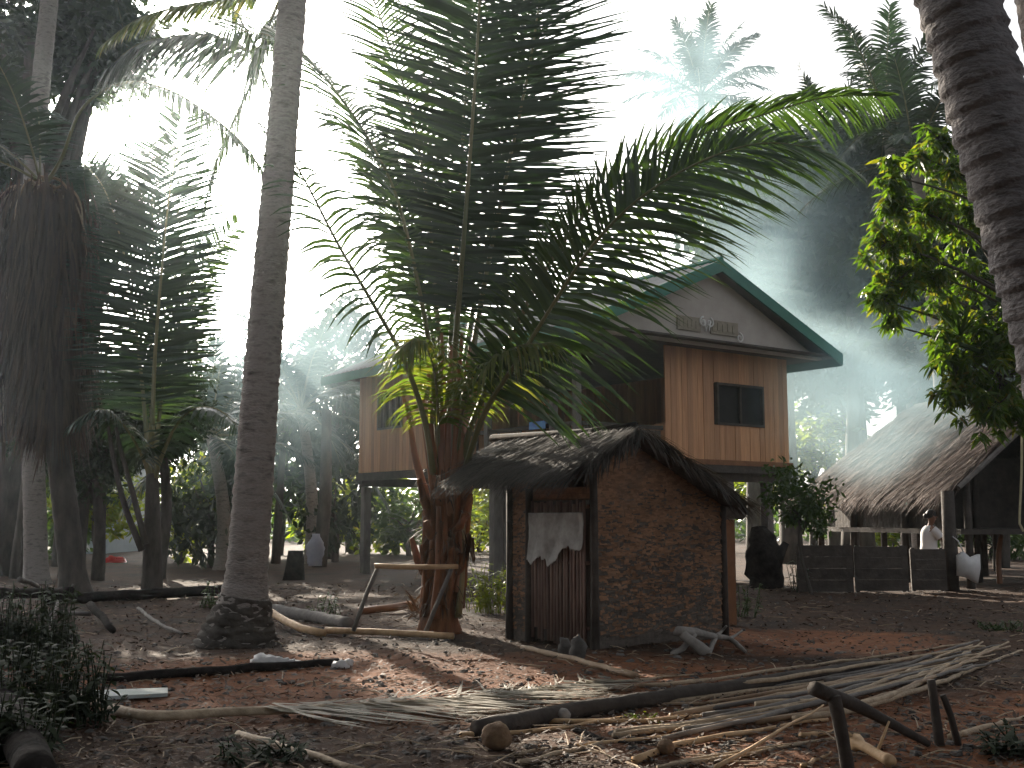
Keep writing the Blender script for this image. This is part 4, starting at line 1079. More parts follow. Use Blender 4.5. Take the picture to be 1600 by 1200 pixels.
# ---------------------------------------------------------------- person in white
def person():
    Y = 21.3; q = P(1452, 905, Y); b = V((q.x, Y, gz(q.x, Y)))
    t = thing('person', b, 'person in white shirt and dark skirt standing behind the narrow board panel', 'person')
    vs = []; es = []; rs = []
    def vtx(x, y, z, r): vs.append((x, y, z)); rs.append(r); return len(vs) - 1
    pel = vtx(0, 0, .72, .12)
    def chain(st, items):
        p = st
        for it in items: n = vtx(*it); es.append((p, n)); p = n
        return p
    chest = chain(pel, [(.01, 0, .86, .105), (.02, -.02, 1.0, .12), (.03, -.03, 1.1, .11)])
    neck = chain(chest, [(.045, -.04, 1.18, .05), (.06, -.05, 1.22, .047)])
    head = chain(neck, [(.075, -.06, 1.29, .075), (.08, -.065, 1.36, .08), (.08, -.06, 1.42, .055)])
    def hand(w, d):
        palm = chain(w, [(vs[w][0] + d[0] * .05, vs[w][1] + d[1] * .05, vs[w][2] + d[2] * .05, .026)])
        for k in range(4):
            o = (k - 1.5) * .016
            chain(palm, [(vs[palm][0] + d[0] * .03, vs[palm][1] + d[1] * .03 + o, vs[palm][2] + d[2] * .03, .009), (vs[palm][0] + d[0] * .07, vs[palm][1] + d[1] * .07 + o, vs[palm][2] + d[2] * .07 - .02, .008)])
        chain(palm, [(vs[palm][0] + d[0] * .01, vs[palm][1] + .035, vs[palm][2] + .02, .009), (vs[palm][0] + d[0] * .04, vs[palm][1] + .045, vs[palm][2] + .015, .008)])
    for sg in (-1, 1):
        w = chain(chest, [(.06, -.03 + sg * .15, 1.1, .055), (.17, -.03 + sg * .17, .96, .042), (.3, -.05 + sg * .12, .93, .034), (.35, -.06 + sg * .1, .94, .026)])
        hand(w, (.9, -.2 * sg, -.1))
        f = chain(pel, [(.0, sg * .08, .62, .085), (.01, sg * .085, .38, .06), (-.01, sg * .085, .08, .04), (.03, sg * .085, .03, .038), (.12, sg * .09, .02, .03)])
    me = bpy.data.meshes.new('body'); me.from_pydata(vs, es, [])
    me.materials.append(M['skin'])
    o = bpy.data.objects.new('body', me); COL.objects.link(o); o.parent = t
    sk = o.modifiers.new('skin', 'SKIN'); sk.use_smooth_shade = True
    for i, r in enumerate(rs): me.skin_vertices[0].data[i].radius = (r, r)
    me.skin_vertices[0].data[0].use_root = True
    o.modifiers.new('sub', 'SUBSURF').levels = 1
    o.modifiers['sub'].render_levels = 2
    L = t.location
    s = MB(); k = []
    prof = [(.6, .165, .15), (.7, .165, .15), (.82, .15, .14), (.95, .155, .165), (1.04, .15, .185), (1.1, .135, .18), (1.15, .1, .13), (1.18, .07, .075)]
    n = 18; vv = []; ff = []
    for i, (z, rx, ry) in enumerate(prof):
        for j in range(n):
            a = 2 * PI * j / n; w = 1 + .04 * math.sin(a * 5 + z * 9)
            vv.append(L + V((.02 + .03 * (z - .7) + math.cos(a) * rx * w, -.03 * (z - .6) + math.sin(a) * ry * w, z)))
    for i in range(len(prof) - 1):
        for j in range(n): ff.append((i * n + j, i * n + (j + 1) % n, (i + 1) * n + (j + 1) % n, (i + 1) * n + j))
    s.add(vv, ff)
    for sg in (-1, 1): s.tube([L + V((.05, -.03 + sg * .13, 1.1)), L + V((.11, -.03 + sg * .17, 1.04)), L + V((.17, -.03 + sg * .175, .96))], [.085, .075, .068], 10, 0, False)
    obj('shirt', s, 'shirt', t, True)
    s = MB(); vv = []; ff = []; prof = [(.2, .23, .22), (.4, .2, .2), (.6, .165, .165), (.72, .15, .145)]
    for z, rx, ry in prof:
        for j in range(n): a = 2 * PI * j / n; w = 1 + .05 * math.sin(a * 7); vv.append(L + V((math.cos(a) * rx * w, math.sin(a) * ry * w, z)))
    for i in range(3):
        for j in range(n): ff.append((i * n + j, i * n + (j + 1) % n, (i + 1) * n + (j + 1) % n, (i + 1) * n + j))
    s.add(vv, ff); obj('skirt', s, 'skirt', t, True)
    s = MB(); s.ball(L + V((.065, -.05, 1.385)), .1, 14, 10, 0, (1.0, .95, 1.0)); s.ball(L + V((-.02, -.03, 1.36)), .055, 10, 8); obj('hair', s, 'hair', t, True)
    f = MB(); hx = L + V((.08, -.06, 1.35))
    f.ball(hx + V((.085, 0, -.015)), .018, 8, 6, 0, (1, .8, 1.3))
    for sg in (-1, 1): f.ball(hx + V((.0, sg * .082, -.01)), .022, 8, 6, 0, (.8, .4, 1.2))
    f.tube([hx + V((.075, -.02, -.055)), hx + V((.082, 0, -.055)), hx + V((.075, .02, -.055))], .007, 6)
    obj('face', f, 'skin', t, True)
person()

# ---------------------------------------------------------------- yard clutter
def stick(name, pts, r, mat, label, cat, group=None, lift=None, wob=.08, n=8, r1=None):
    """pts: (px, py) or (px, py, height above ground)"""
    w = []
    for q in pts: w.append(G(q[0], q[1], (q[2] if len(q) > 2 else 0) + r * .8))
    k = max(8, int(sum((a - b).length for a, b in zip(w, w[1:])) / .18)); c = spline(w, k)
    for i, p in enumerate(c): c[i] = p + V((R.uniform(-1, 1) * .008, R.uniform(-1, 1) * .008, R.uniform(-1, 1) * .006))
    e = r if r1 is None else r1
    mb = MB(); mb.tube(c, [r + (e - r) * i / (k - 1) for i in range(k)], n, 0, True, wob)
    return single(name, mb, mat, label, cat, group, True)

PG = 'cut palm midribs piled in the yard'
poles = [
 ([(1000, 1072), (1080, 1066), (1262, 1040), (1385, 1024), (1515, 1004)], .018, 'pole', 'long brown midrib along the far edge of the pile'),
 ([(1180, 1100, .04), (1317, 1087, .05), (1454, 1035, .05), (1535, 1022, .04)], .022, 'pole', 'grey midrib crossing the middle of the pile toward its right tips'),
 ([(850, 1127), (1000, 1127), (1067, 1120), (1216, 1103)], .018, 'pole_lit', 'sunlit orange midrib nearest the thick dark log'),
 ([(960, 1145), (1080, 1133), (1180, 1112, .04), (1288, 1090, .05)], .024, 'pole', 'dull brown midrib under the sunlit one at the centre of the pile'),
 ([(1330, 1103, .05), (1392, 1087, .06), (1463, 1050, .06), (1535, 1003, .03)], .018, 'pole', 'steep pale midrib fanning up to the right end of the pile'),
 ([(1240, 1125, .02), (1353, 1103, .03), (1460, 1069, .03), (1597, 1016)], .022, 'pole', 'lowest pale midrib on the right side of the pile'),
 ([(993, 1188), (1067, 1163), (1200, 1138), (1294, 1123)], .022, 'pole_lit', 'brightest sunlit midrib across the bottom of the pile'),
 ([(1119, 1200, .05), (1200, 1152, .08), (1288, 1102, .12)], .012, 'pole_lit', 'thin sunlit stick slanting over the bottom of the pile'),
 ([(1252, 1150), (1280, 1147), (1304, 1142)], .02, 'pole_lit', 'short sunlit offcut beside the upright stake'),
 ([(1200, 1112, .03), (1320, 1090, .04), (1450, 1050, .05), (1577, 1003, .02)], .02, 'pole', 'straight midrib with greenish grey skin in the right half of the pile'),
 ([(760, 1080), (987, 1063), (1167, 1045)], .014, 'pole', 'thin grey midrib beyond the thick dark log, left end by the dry frond'),
 ([(960, 1150), (1067, 1137), (1200, 1122)], .02, 'pole', 'flat brown midrib just behind the brightest sunlit one'),
 ([(810, 1193), (933, 1163), (985, 1150)], .016, 'pole', 'short grey midrib right of the coconut at the bottom'),
 ([(800, 1180), (870, 1168), (930, 1160)], .012, 'pole', 'thinnest short midrib right beside the coconut'),
 ([(1040, 1098), (1200, 1076), (1330, 1060), (1500, 1018)], .02, 'pole', 'midrib lying tight behind the thick dark log'),
 ([(1260, 1078, .03), (1400, 1048, .06), (1520, 1008, .06)], .016, 'pole', 'slim midrib on top of the pile at the far right tips'),
 ([(1486, 1150), (1545, 1135), (1600, 1120)], .022, 'pole', 'brown branch at the right edge below the pile'),
 ([(1255, 1198), (1288, 1181), (1300, 1176)], .014, 'pole_lit', 'short sunlit twig at the foot of the upright stake'),
 ([(900, 1140), (955, 1158), (1040, 1160)], .016, 'log_dark', 'dark charred stick below the pile left of centre'),
 ([(1050, 1196), (1180, 1172), (1330, 1150)], .016, 'pole', 'dull midrib along the bottom edge under the bright ones'),
]
more = [
 ([(870, 1108), (1010, 1088), (1180, 1062), (1290, 1046)], 'pale straw strip lying on top along the thick dark log'),
 ([(1100, 1116, .03), (1240, 1098, .05), (1400, 1058, .06), (1500, 1030, .05)], 'pale strip bending up through the middle of the pile'),
 ([(1180, 1128, .02), (1320, 1104, .05), (1420, 1072, .07), (1560, 1012, .05)], 'pale strip second from the lowest on the right of the pile'),
 ([(900, 1166), (1040, 1150), (1160, 1128), (1250, 1108)], 'straw coloured strip behind the brightest one at the left of the pile'),
 ([(1030, 1200), (1150, 1182), (1262, 1160)], 'pale strip at the bottom edge left of the upright stake'),
 ([(1290, 1064, .02), (1400, 1042, .05), (1490, 1012, .05), (1530, 1000, .05)], 'short pale strip near the top right tips of the pile'),
 ([(1000, 1102), (1130, 1096), (1260, 1070)], 'thin pale strip hugging the near side of the thick dark log'),
 ([(720, 1150), (860, 1140), (980, 1118)], 'thin pale strip right of the dry frond tip'),
]
rp = random.Random(91)
for i in range(12):
    u = i / 11; x0 = 980 + 260 * rp.random(); y0 = 1098 + 62 * u - (x0 - 980) * .13 + rp.uniform(-6, 6)
    x1 = rp.uniform(1430, 1590); y1 = 1034 - (x1 - 1430) * .19 + 20 * u + rp.uniform(-7, 7)
    more.append(([(x0, y0), (x0 * .55 + x1 * .45, y0 * .58 + y1 * .42, .03 + .04 * rp.random()), (x1, y1, .03 + .03 * rp.random())], 'long tan strip in the dense fan of the pole pile'))
for k, (pts, lab) in enumerate(more): poles.append((pts, .013 + .003 * (k % 3), 'pole_lit' if pts[0][0] < 1000 else ('pole', 'log_grey', 'rachis_dry', 'root')[k % 4], lab))
for pts, r, m, lab in poles:
    stick('midrib_pole', pts, r * 1.05, m, lab, 'pole', PG, n=7, r1=r * .5, wob=.14)
stick('log', [(745, 1140), (880, 1113), (1080, 1083), (1210, 1064), (1372, 1036)], .062, 'wood_dark', 'thick dark log running behind the pole pile', 'log', 'logs on the ground', r1=.045)
stick('log', [(150, 1062), (340, 1048), (530, 1034)], .04, 'log_dark', 'long thin dark log on the ground below the tall ringed trunk', 'log', 'logs on the ground')
stick('log', [(70, 938), (180, 931, .02), (352, 922, .05)], .085, 'log_dark', 'dark horizontal log behind the brush heap at left', 'log', 'logs on the ground')
stick('log', [(430, 952), (480, 962), (545, 975)], .075, 'log_grey', 'grey log lying right of the tall ringed trunk', 'log', 'logs on the ground')
stick('log', [(422, 955, .12), (462, 978, .04), (505, 990)], .045, 'pole_lit', 'pale sunlit branch leaning down from the grey log', 'log', 'logs on the ground')
stick('log', [(817, 1012), (880, 1026), (995, 1057)], .028, 'rachis_dry', 'sunlit stick lying before the door of the small hut', 'stick', 'sticks on the ground')
stick('log', [(-60, 1010, .1), (0, 1090, .05), (60, 1215)], .1, 'log_dark', 'thick dark log at the bottom left corner', 'log', 'logs on the ground', n=16, wob=.04)
stick('stick', [(370, 1148), (460, 1172), (565, 1206)], .022, 'pole', 'bare stick slanting out of the bottom edge left of centre', 'stick', 'sticks on the ground')
stick('stick', [(520, 1178), (560, 1168), (600, 1158)], .009, 'pole', 'thin twig under the dry frond', 'stick', 'sticks on the ground')
# stakes standing in the foreground right
def upright(pts3, r, label, r1=None, mat='wood_dark', name='stake', cat='stake', group='stakes in the foreground'):
    mb = MB(); k = 10; c = spline(pts3, k); e = r1 or r
    mb.tube(c, [r + (e - r) * i / (k - 1) for i in range(k)], 9, 0, True, .06)
    return single(name, mb, mat, label, cat, group, True)
g1 = G(1330, 1210); g1.z -= .1
upright([g1, P(1316, 1150, g1.y), P(1303, 1088, g1.y)], .036, 'upright stake with a branch lying against its top, bottom right')
g2 = G(1470, 1165); g2.z -= .08
upright([g2, P(1462, 1115, g2.y), P(1455, 1062, g2.y)], .03, 'straight dark stake standing alone before the right of the pile', .024)
g3 = G(1502, 1165); g3.z -= .08
upright([g3, P(1486, 1120, g3.y), P(1473, 1086, g3.y)], .022, 'shorter leaning dark stake right of the straight one', .018)
mb = MB(); a, b = P(1272, 1076, g1.y - .06), G(1450, 1162, .03)
mb.tube(spline([a, P(1350, 1108, (g1.y + b.y) / 2), b], 9), [.04, .04, .038, .036, .034, .03, .028, .025, .02], 8, 0, True, .08)
single('leaning_branch', mb, 'wood_dark', 'dark branch sloping from the upright stake down to the ground', 'branch', None, True)
# sawn pale stick like a bone
mb = MB(); a, b = G(1338, 1160, .06), G(1392, 1190, .04)
mb.tube(spline([a, a.lerp(b, .2), a.lerp(b, .8), b], 10), [.05, .034, .028, .027, .027, .027, .027, .028, .032, .034], 9, 0, True, .06)
mb.tube([a, a + V((-.06, 0, .06))], [.025, .012], 6); mb.tube([a.lerp(b, .6), a.lerp(b, .6) + V((.09, .05, .16))], [.01, .006], 5)
single('sawn_branch', mb, 'pole_lit', 'short sunlit branch with a sawn end by the stakes', 'branch', None, True)

# trestle of thin poles
def trestle():
    Yt = 12.7; g = G(600, 992)
    t = thing('trestle', g, 'low trestle of thin poles standing before the young palm', 'trestle')
    m = MB(); m.tube(spline([P(585, 884, Yt), P(650, 886, Yt), P(716, 885, Yt)], 8), .028, 8, 0, True, .06); obj('top_rail', m, 'pole_lit', t, True)
    for q in (((590, 888), (572, 930), (552, 986)), ((706, 888), (688, 930), (664, 990))):
        m = MB(); m.tube([P(q[0][0], q[0][1], Yt + .03), P(q[1][0], q[1][1], Yt), P(q[2][0], q[2][1], Yt - .04)], [.024, .024, .026], 8, 0, True, .06); obj('leg', m, 'log_grey', t, True)
    m = MB(); m.tube(spline([G(508, 985, .05), G(600, 988, .05), G(708, 994, .05)], 9), .036, 9, 0, True, .06); obj('base_rail', m, 'pole_lit', t, True)
trestle()
# dry stuff under the trestle: red stump log
stick('log', [(560, 955), (610, 950, .03), (640, 944, .06)], .055, 'rachis_red', 'reddish husk log lying under the trestle', 'log', 'logs on the ground')
mb = MB()
for i in range(60):
    rg = random.Random(i); p = G(rg.uniform(640, 665), rg.uniform(945, 965), rg.uniform(0, .2))
    mb.blade(p, (rg.uniform(-.6, .4), rg.uniform(-.6, .6), rg.uniform(-.2, 1)), (rg.uniform(-1, 1), rg.uniform(-1, 1), 0), rg.uniform(.15, .42), .03, .8, 3)
single('dry_leaf_clump', mb, 'frond_dry', 'clump of dry reddish palm leaves beside the young palm base', 'leaves')

# fallen dry frond
def fallen():
    pts = [G(118, 1088, .05), G(220, 1117, .05), G(360, 1112, .05), G(520, 1106, .05), G(700, 1094, .05), G(820, 1081, .05), G(955, 1063, .04)]
    t = thing('fallen_frond', pts[0], 'long dry palm frond lying across the foreground, grey leaflets fanned toward the viewer', 'palm frond')
    c = spline(pts, 40); m = MB(); m.tube(c, [.05 - .04 * (i / 39) for i in range(40)], 8, 0, True, .05, .6); obj('midrib', m, 'pole', t, True)
    rg = random.Random(66); lf = MB()
    for i in range(190):
        u = .38 + .6 * rg.random(); x = u * 39; j = min(int(x), 38); p = c[j].lerp(c[j + 1], x - j)
        T = (c[min(j + 2, 39)] - c[max(j - 1, 0)]).normalized(); sd = V((T.y, -T.x, 0))
        if sd.y > 0: sd = -sd
        sg = 1 if rg.random() < .78 else -1; a = rg.uniform(.42, .95)
        d = T * math.cos(a) + sd * sg * math.sin(a); L = rg.uniform(.7, 1.15) * (1 if u < .75 else .6)
        q = p + V((0, 0, rg.uniform(-.01, .03)))
        vs = []; fs = []; n = 5; w = rg.uniform(.02, .032); cu = rg.uniform(-.3, .3)
        for k in range(n + 1):
            v = k / n; qq = q + d * L * v + T * cu * v * v * .3
            z = gz(qq.x, qq.y) + .035 + (q.z - gz(q.x, q.y) - .035) * (1 - v) ** 2 + rg.uniform(0, .02)
            ww = d.cross(V((rg.uniform(-.3, .3), rg.uniform(-.3, .3), 1))).normalized() * w * (1 - v * v) * .5
            vs += [V((qq.x, qq.y, z)) + ww, V((qq.x, qq.y, z)) - ww]
        fs = [(2 * k, 2 * k + 1, 2 * k + 3, 2 * k + 2) for k in range(n)]
        lf.add(vs, fs)
    obj('leaflets', lf, 'frond_grey', t)
fallen()
mb = MB(); A, B, C, D = G(122, 1090, .06), G(262, 1083, .03), G(262, 1074, .03), G(128, 1079, .06)
mb.add([A, B, C, D] + [x - ZD * .025 for x in (A, B, C, D)], [(0, 1, 2, 3), (7, 6, 5, 4), (0, 4, 5, 1), (1, 5, 6, 2), (2, 6, 7, 3), (3, 7, 4, 0)])
single('board_offcut', mb, 'board', 'flat pale board lying at the butt of the dry frond', 'board')
# coconuts, husks
def coconut(px, py, r, label, mat='husk'):
    g = G(px, py); mb = MB(); mb.ball(g + V((0, 0, r * .85)), r, 16, 11, 0, (1, 1.1, .9), .15)
    mb.ball(g + V((-r * .8, -.02, r * .95)), r * .22, 8, 6)
    single('coconut', mb, mat, label, 'coconut', 'coconuts in the yard', True)
coconut(776, 1172, .085, 'brown coconut by the cut end of the thick dark log')
coconut(1040, 1180, .05, 'small half buried coconut husk among the sunlit poles')
coconut(880, 1128, .05, 'pale coconut shell between dark log and sunlit pole', 'root')
# plastic
mb = MB()
for i in range(5):
    mb.ball(G(410 + i * 13, 1035 + i * .6, .05 - .005 * i), .09 - .012 * i, 12, 8, 0, (1.3, .9, .75), .6)
single('plastic_bag', mb, 'plastic', 'crumpled pale plastic bag on the ground right of the tall trunk base', 'plastic bag', None, True)
mb = MB(); mb.ball(G(533, 1040, .03), .06, 12, 8, 0, (1.4, .8, .7), .7); mb.ball(G(545, 1036, .03), .045, 10, 7, 0, (1, .8, .8), .6)
single('plastic_scrap', mb, 'plastic', 'small white scrap further right than the plastic bag', 'plastic scrap', None, True)
# driftwood roots by the hut
mb = MB()
def rt(pts, r0, r1):
    c = spline([G(*p) for p in pts], 9); mb.tube(c, [r0 + (r1 - r0) * i / 8 for i in range(9)], 7, 0, True, .1)
rt([(1056, 985, .22), (1078, 1000, .14), (1106, 1022, .02)], .045, .06); rt([(1058, 986, .22), (1085, 988, .2), (1118, 995, .13)], .05, .03)
rt([(1118, 995, .13), (1140, 998, .1), (1165, 1018, .02)], .03, .02); rt([(1118, 995, .13), (1112, 1008, .06), (1108, 1024, .01)], .028, .02)
rt([(1085, 990, .19), (1068, 1012, .06), (1050, 1022, .01)], .035, .025); rt([(1118, 995, .13), (1128, 986, .16), (1135, 978, .22)], .025, .012); rt([(1140, 998, .1), (1150, 992, .12), (1160, 985, .16)], .02, .01)
single('bare_roots', mb, 'root', 'tangle of bare grey roots lying against the small hut', 'roots', None, True)
# pots at the door
for px, py, r, lab in ((882, 1012, .085, 'grey rounded stone on the left at the foot of the hut door'), (904, 1014, .1, 'larger grey stone by the hut corner post')):
    m = MB(); m.ball(G(px, py, r * .9), r, 12, 9, 0, (.75, .7, 1.2), .5); single('door_stone', m, 'stone', lab, 'stone', 'stones by the hut door', True)
# stump black and trunk in the left middle
mb = MB(); q = G(460, 906); mb.tube([q - ZD * .1, q + ZD * .3, q + ZD * .62], [.26, .2, .17], 12, 0, True, .2); single('tree_stump', mb, 'log_dark', 'black stump right of the tall ringed trunk', 'stump', None, True)
# hazy straight trunks at left middle distance
for i, (px, Y, r, topy, lab) in enumerate(((500, 30, .17, 640, 'dark bare trunk behind the lilac sack'), (432, 33, .12, 700, 'thin bare trunk hard against the right of the tall ringed trunk'), (158, 27, .13, 660, 'leaning bare trunk right of the dead skirted palm'), (1325, 32, .22, 430, 'hazy bare trunk rising behind the thatched roof'))):
    b = V((P(px, 810, Y).x, Y, -.1)); mb = MB(); tp = P(px + R.uniform(4, 14), topy, Y)
    mb.tube(spline([b, b.lerp(tp, .5) + V((R.uniform(-.1, .1), 0, 0)), tp], 10), [r * (1.2 - .05 * k) for k in range(10)], 9, 0, True, .05)
    t = thing('bare_tree', b, lab, 'tree', 'bare trunks in the haze'); obj('trunk', mb, 'bark_dark', t, True)
# sunlit stake at right
g = G(1562, 912); upright([g - ZD * .1, P(1560, 870, g.y), P(1565, 835, g.y)], .06, 'sunlit orange stump post at the right edge under the thatched house', .05, 'rachis_red', 'short_post', 'post', None)

# brush heap at left: sticks, cut ends, weeds
BG = 'sticks of the brush heap'
bs = [([(30, 905, .5), (52, 912, .3), (70, 925, .05)], .04, 'log_grey', 'steep stick at the top of the brush heap'),
      ([(-20, 925, .35), (60, 925, .3), (112, 922, .35)], .06, 'log_dark', 'dark round pole showing its cut end on the brush heap'),
      ([(-20, 930, .2), (50, 930, .25), (97, 926, .28)], .055, 'log_dark', 'second cut pole below the other on the brush heap'),
      ([(60, 965, .12), (110, 958, .12), (142, 960, .1)], .04, 'log_grey', 'crooked pale branch at the right side of the brush heap'),
      ([(140, 945, .2), (160, 965, .1), (176, 985, .0)], .05, 'log_dark', 'dark branch sloping to the ground right of the brush heap'),
      ([(215, 950, .1), (250, 975, .05), (285, 990, .02)], .025, 'log_grey', 'thin fallen branch left of the tall trunk base'),
      ([(-10, 980, .3), (50, 985, .2), (120, 1000, .05)], .05, 'log_dark', 'low dark branch across the brush heap'),
      ([(90, 940, .15), (75, 985, .1), (70, 1030, .02)], .03, 'log_grey', 'grey stick pointing toward the viewer from the brush heap')]
for pts, r, m, lab in bs: stick('brush_stick', pts, r, m, lab, 'stick', BG, n=8, r1=r * .75)
def weed(px, py, rpx, hpx, n, label, mat='leaf_mid', seed=0, lf=.09):
    rg = random.Random(seed); g = G(px, py); sc = g.y / F; mb = MB()
    for i in range(n):
        a = rg.uniform(0, 2 * PI); rr = rpx * sc * math.sqrt(rg.random()); q = g + V((math.cos(a) * rr, math.sin(a) * rr * .6, 0)); q.z = gz(q.x, q.y) - .02
        hh = hpx * sc * rg.uniform(.4, 1.1); tp = q + V((rg.uniform(-.15, .15), rg.uniform(-.15, .15), hh))
        mb.tube([q, q.lerp(tp, .5) + V((rg.uniform(-.03, .03), 0, 0)), tp], [.007, .006, .003], 4)
        for j in range(9):
            p = q.lerp(tp, rg.uniform(.25, 1)); an = rg.uniform(0, 2 * PI)
            mb.blade(p, (math.cos(an), math.sin(an), rg.uniform(-.2, .8)), (-math.sin(an), math.cos(an), rg.uniform(-.3, .3)), lf * rg.uniform(.6, 1.5), lf * .4, .7, 3)
    single('weed_plant', mb, mat, label, 'plant', 'weeds in the yard')
weed(40, 1040, 90, 120, 130, 'dark weedy bush over the brush heap at the left edge', 'leaf_weed', 1, .1)
weed(80, 1130, 90, 120, 120, 'dark weeds in the bottom left between thick log and dry frond', 'leaf_weed', 2, .09)
weed(765, 958, 36, 75, 46, 'low lit green bush between young palm and small hut', 'leaf_yel', 14, .1)
weed(15, 1195, 60, 110, 60, 'dark weeds growing over the thick log in the bottom left corner', 'leaf_weed', 15, .09)
weed(1165, 965, 16, 50, 14, 'pale weed right of the small hut roots', 'leaf_mid', 3, .07)
weed(715, 930, 10, 30, 10, 'small green weed right beside the young palm base', 'leaf_yel', 4, .07)
weed(1570, 985, 30, 18, 26, 'low green weeds at the right edge beyond the pile', 'leaf_mid', 5, .06)
weed(1255, 925, 26, 60, 16, 'straggly dark plant in front of the left board panel', 'leaf_dark', 6, .09)
weed(1010, 1125, 14, 14, 10, 'tiny lit seedling between the poles', 'leaf_yel', 7, .05)
weed(510, 965, 18, 40, 14, 'thin weed behind the grey log', 'leaf_mid', 8, .08)
weed(330, 950, 22, 40, 18, 'pale leafy scrap beside the tall trunk base at left', 'leaf_mid', 9, .09)
weed(1590, 1180, 40, 50, 24, 'dark weed at the bottom right corner', 'leaf_weed', 10, .08)
weed(400, 1190, 60, 40, 26, 'dark weeds along the bottom edge under the bare stick', 'leaf_weed', 11, .07)

# litter: chips, leaves and twigs nobody could count
def litter():
    rg = random.Random(12); mb = MB(); tw = MB()
    for i in range(30000):
        px, py = rg.uniform(-80, 1680), 885 + 330 * rg.random() ** 1.15
        g = G(px, py)
        if g.y > 22: continue
        s = rg.uniform(.012, .042) * (.6 + g.y * .05)
        a = rg.uniform(0, 2 * PI); d = V((math.cos(a), math.sin(a), rg.uniform(-.1, .35)))
        g.z += .012 + .01 * rg.random()
        mb.blade(g, d, V((-d.y, d.x, rg.uniform(-.5, .5))), s * rg.uniform(1, 2.2), s * .7, rg.uniform(-.4, .6), 2)
    for i in range(420):
        px, py = rg.uniform(-80, 1680), 900 + 310 * rg.random()
        g = G(px, py, .015); a = rg.uniform(0, 2 * PI); L = rg.uniform(.08, .4)
        e = g + V((math.cos(a) * L, math.sin(a) * L, 0)); e.z = gz(e.x, e.y) + rg.uniform(.01, .05)
        tw.tube([g, (g + e) / 2 + V((0, 0, rg.uniform(0, .02))), e], [.005, .004, .002], 4)
    tag(obj('leaf_litter', mb, 'litter'), 'scattered dry leaves and chips over the yard', 'leaf litter', None, 'stuff')
    tag(obj('twig_litter', tw, 'pole'), 'small broken twigs strewn over the yard', 'twigs', None, 'stuff')
    cl = MB()
    for i in range(1500):
        px, py = rg.uniform(-60, 1660), 900 + 290 * rg.random() ** 1.2; g = G(px, py)
        if g.y > 22: continue
        cl.ball(g, rg.uniform(.01, .038), 6, 4, 0, (rg.uniform(.8, 1.4), rg.uniform(.8, 1.4), rg.uniform(.4, .8)), .5)
    tag(obj('rubble', cl, 'stone'), 'clods and small stones over the yard', 'rubble', None, 'stuff')
litter()

# ---------------------------------------------------------------- air: haze and smoke
def volmat(name, dens, col, an):
    m, nt, out = newmat(name)
    v = node(nt, 'ShaderNodeVolumePrincipled'); v.inputs['Density'].default_value = dens
    v.inputs['Color'].default_value = c4(col); v.inputs['Anisotropy'].default_value = an
    nt.links.new(v.outputs[0], out.inputs['Volume']); return m
HZ = MB(); HZ.box((-95, -45, -1.2), (190, 0, 0), (0, 190, 0), (0, 0, 22))
tag(obj('haze', HZ, volmat('haze_air', .00055, (.8, .93, 1.0), .86)), None, None, None, 'stuff')

def smoke(px, py, Y, rx, ry, rz, dens, label, seed, an=.05):
    m, nt, out = newmat('smoke_puff')
    tc = node(nt, 'ShaderNodeTexCoord')
    ln = node(nt, 'ShaderNodeVectorMath', operation='LENGTH'); nt.links.new(tc.outputs['Object'], ln.inputs[0])
    mr = node(nt, 'ShaderNodeMapRange'); mr.inputs['From Min'].default_value = 1; mr.inputs['From Max'].default_value = .15; mr.inputs['To Min'].default_value = 0; mr.inputs['To Max'].default_value = 1
    nt.links.new(ln.outputs['Value'], mr.inputs['Value'])
    mp = node(nt, 'ShaderNodeMapping'); mp.inputs['Location'].default_value = (seed, seed * 2, 0)
    nt.links.new(tc.outputs['Object'], mp.inputs[0])
    nz = node(nt, 'ShaderNodeTexNoise', Scale=1.7, Detail=3); nt.links.new(mp.outputs[0], nz.inputs['Vector'])
    r2 = node(nt, 'ShaderNodeMapRange'); r2.inputs['From Min'].default_value = .36; r2.inputs['From Max'].default_value = .7
    nt.links.new(nz.outputs['Fac'], r2.inputs['Value'])
    mu = node(nt, 'ShaderNodeMath', operation='MULTIPLY'); nt.links.new(mr.outputs[0], mu.inputs[0]); nt.links.new(r2.outputs[0], mu.inputs[1])
    m2 = node(nt, 'ShaderNodeMath', operation='MULTIPLY'); nt.links.new(mu.outputs[0], m2.inputs[0]); m2.inputs[1].default_value = dens
    v = node(nt, 'ShaderNodeVolumePrincipled'); v.inputs['Color'].default_value = (.66, .88, .96, 1); v.inputs['Anisotropy'].default_value = an
    nt.links.new(m2.outputs[0], v.inputs['Density']); nt.links.new(v.outputs[0], out.inputs['Volume'])
    mb = MB(); mb.ball((0, 0, 0), 1, 20, 12); o = obj('smoke', mb, m); o.location = P(px, py, Y); o.scale = (rx, ry, rz)
    tag(o, label, 'smoke', None, 'stuff')
smoke(1240, 470, 28.5, 4.0, 2.2, 5.2, .5, 'pale smoke rising between the house and the thatched roof', 1.3)
smoke(1085, 160, 36, 4.2, 2.0, 4.2, .55, 'thin smoke in front of the faint far palm crown', 2.2)
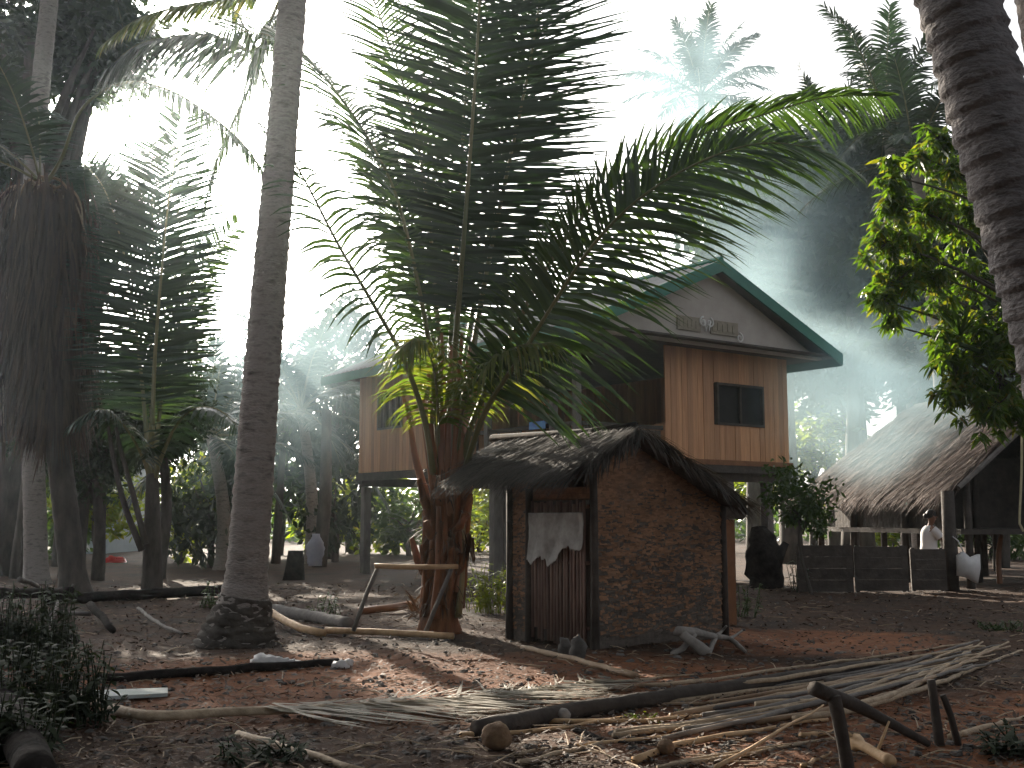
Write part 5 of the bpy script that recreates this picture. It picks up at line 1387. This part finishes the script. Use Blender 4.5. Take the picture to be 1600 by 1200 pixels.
smoke(1350, 630, 23.6, 3.4, 2.0, 2.1, .85, 'smoke drifting over the thatched roof', 4.1)
smoke(430, 590, 27, 3.8, 2.5, 3.2, .36, 'blue smoke hanging left of the house', 7.7)

# ---------------------------------------------------------------- sky, sun, camera
W = bpy.data.worlds.new('World'); S.world = W; W.use_nodes = True
nt = W.node_tree; nt.nodes.clear()
SUN = ray(120, 210).normalized(); el = math.asin(SUN.z); az = math.atan2(SUN.x, SUN.y)
sky = nt.nodes.new('ShaderNodeTexSky'); sky.sky_type = 'NISHITA'; sky.sun_disc = False
sky.sun_elevation = el; sky.sun_rotation = az % (2 * PI); sky.dust_density = 5.0; sky.air_density = .7; sky.ozone_density = .4
bg = nt.nodes.new('ShaderNodeBackground'); bg.inputs['Strength'].default_value = .095
wo = nt.nodes.new('ShaderNodeOutputWorld')
hs = nt.nodes.new('ShaderNodeHueSaturation'); hs.inputs['Saturation'].default_value = .28
nt.links.new(sky.outputs[0], hs.inputs['Color']); nt.links.new(hs.outputs[0], bg.inputs[0]); nt.links.new(bg.outputs[0], wo.inputs[0])
ld = bpy.data.lights.new('sun', 'SUN'); ld.energy = 5.0; ld.angle = math.radians(.53); ld.color = (1, .88, .72)
lo = bpy.data.objects.new('sun', ld); COL.objects.link(lo); lo.location = (0, 0, 40)
lo.rotation_euler = SUN.to_track_quat('Z', 'Y').to_euler()
cd = bpy.data.cameras.new('camera'); cam = bpy.data.objects.new('camera', cd); COL.objects.link(cam)
cd.sensor_width = 36; cd.lens = F / 1600 * 36; cd.clip_end = 3000; cd.clip_start = .05
cam.location = (0, 0, EYE); cam.rotation_euler = (PI / 2 + PITCH, 0, 0)
S.camera = cam
S.view_settings.view_transform = 'Standard'; S.view_settings.look = 'None'; S.view_settings.exposure = 1.7; S.view_settings.gamma = 1
cy = S.cycles
cy.use_denoising = True; cy.max_bounces = 6; cy.diffuse_bounces = 3; cy.glossy_bounces = 2; cy.transmission_bounces = 4; cy.volume_bounces = 1; cy.transparent_max_bounces = 8
cy.sample_clamp_indirect = 6
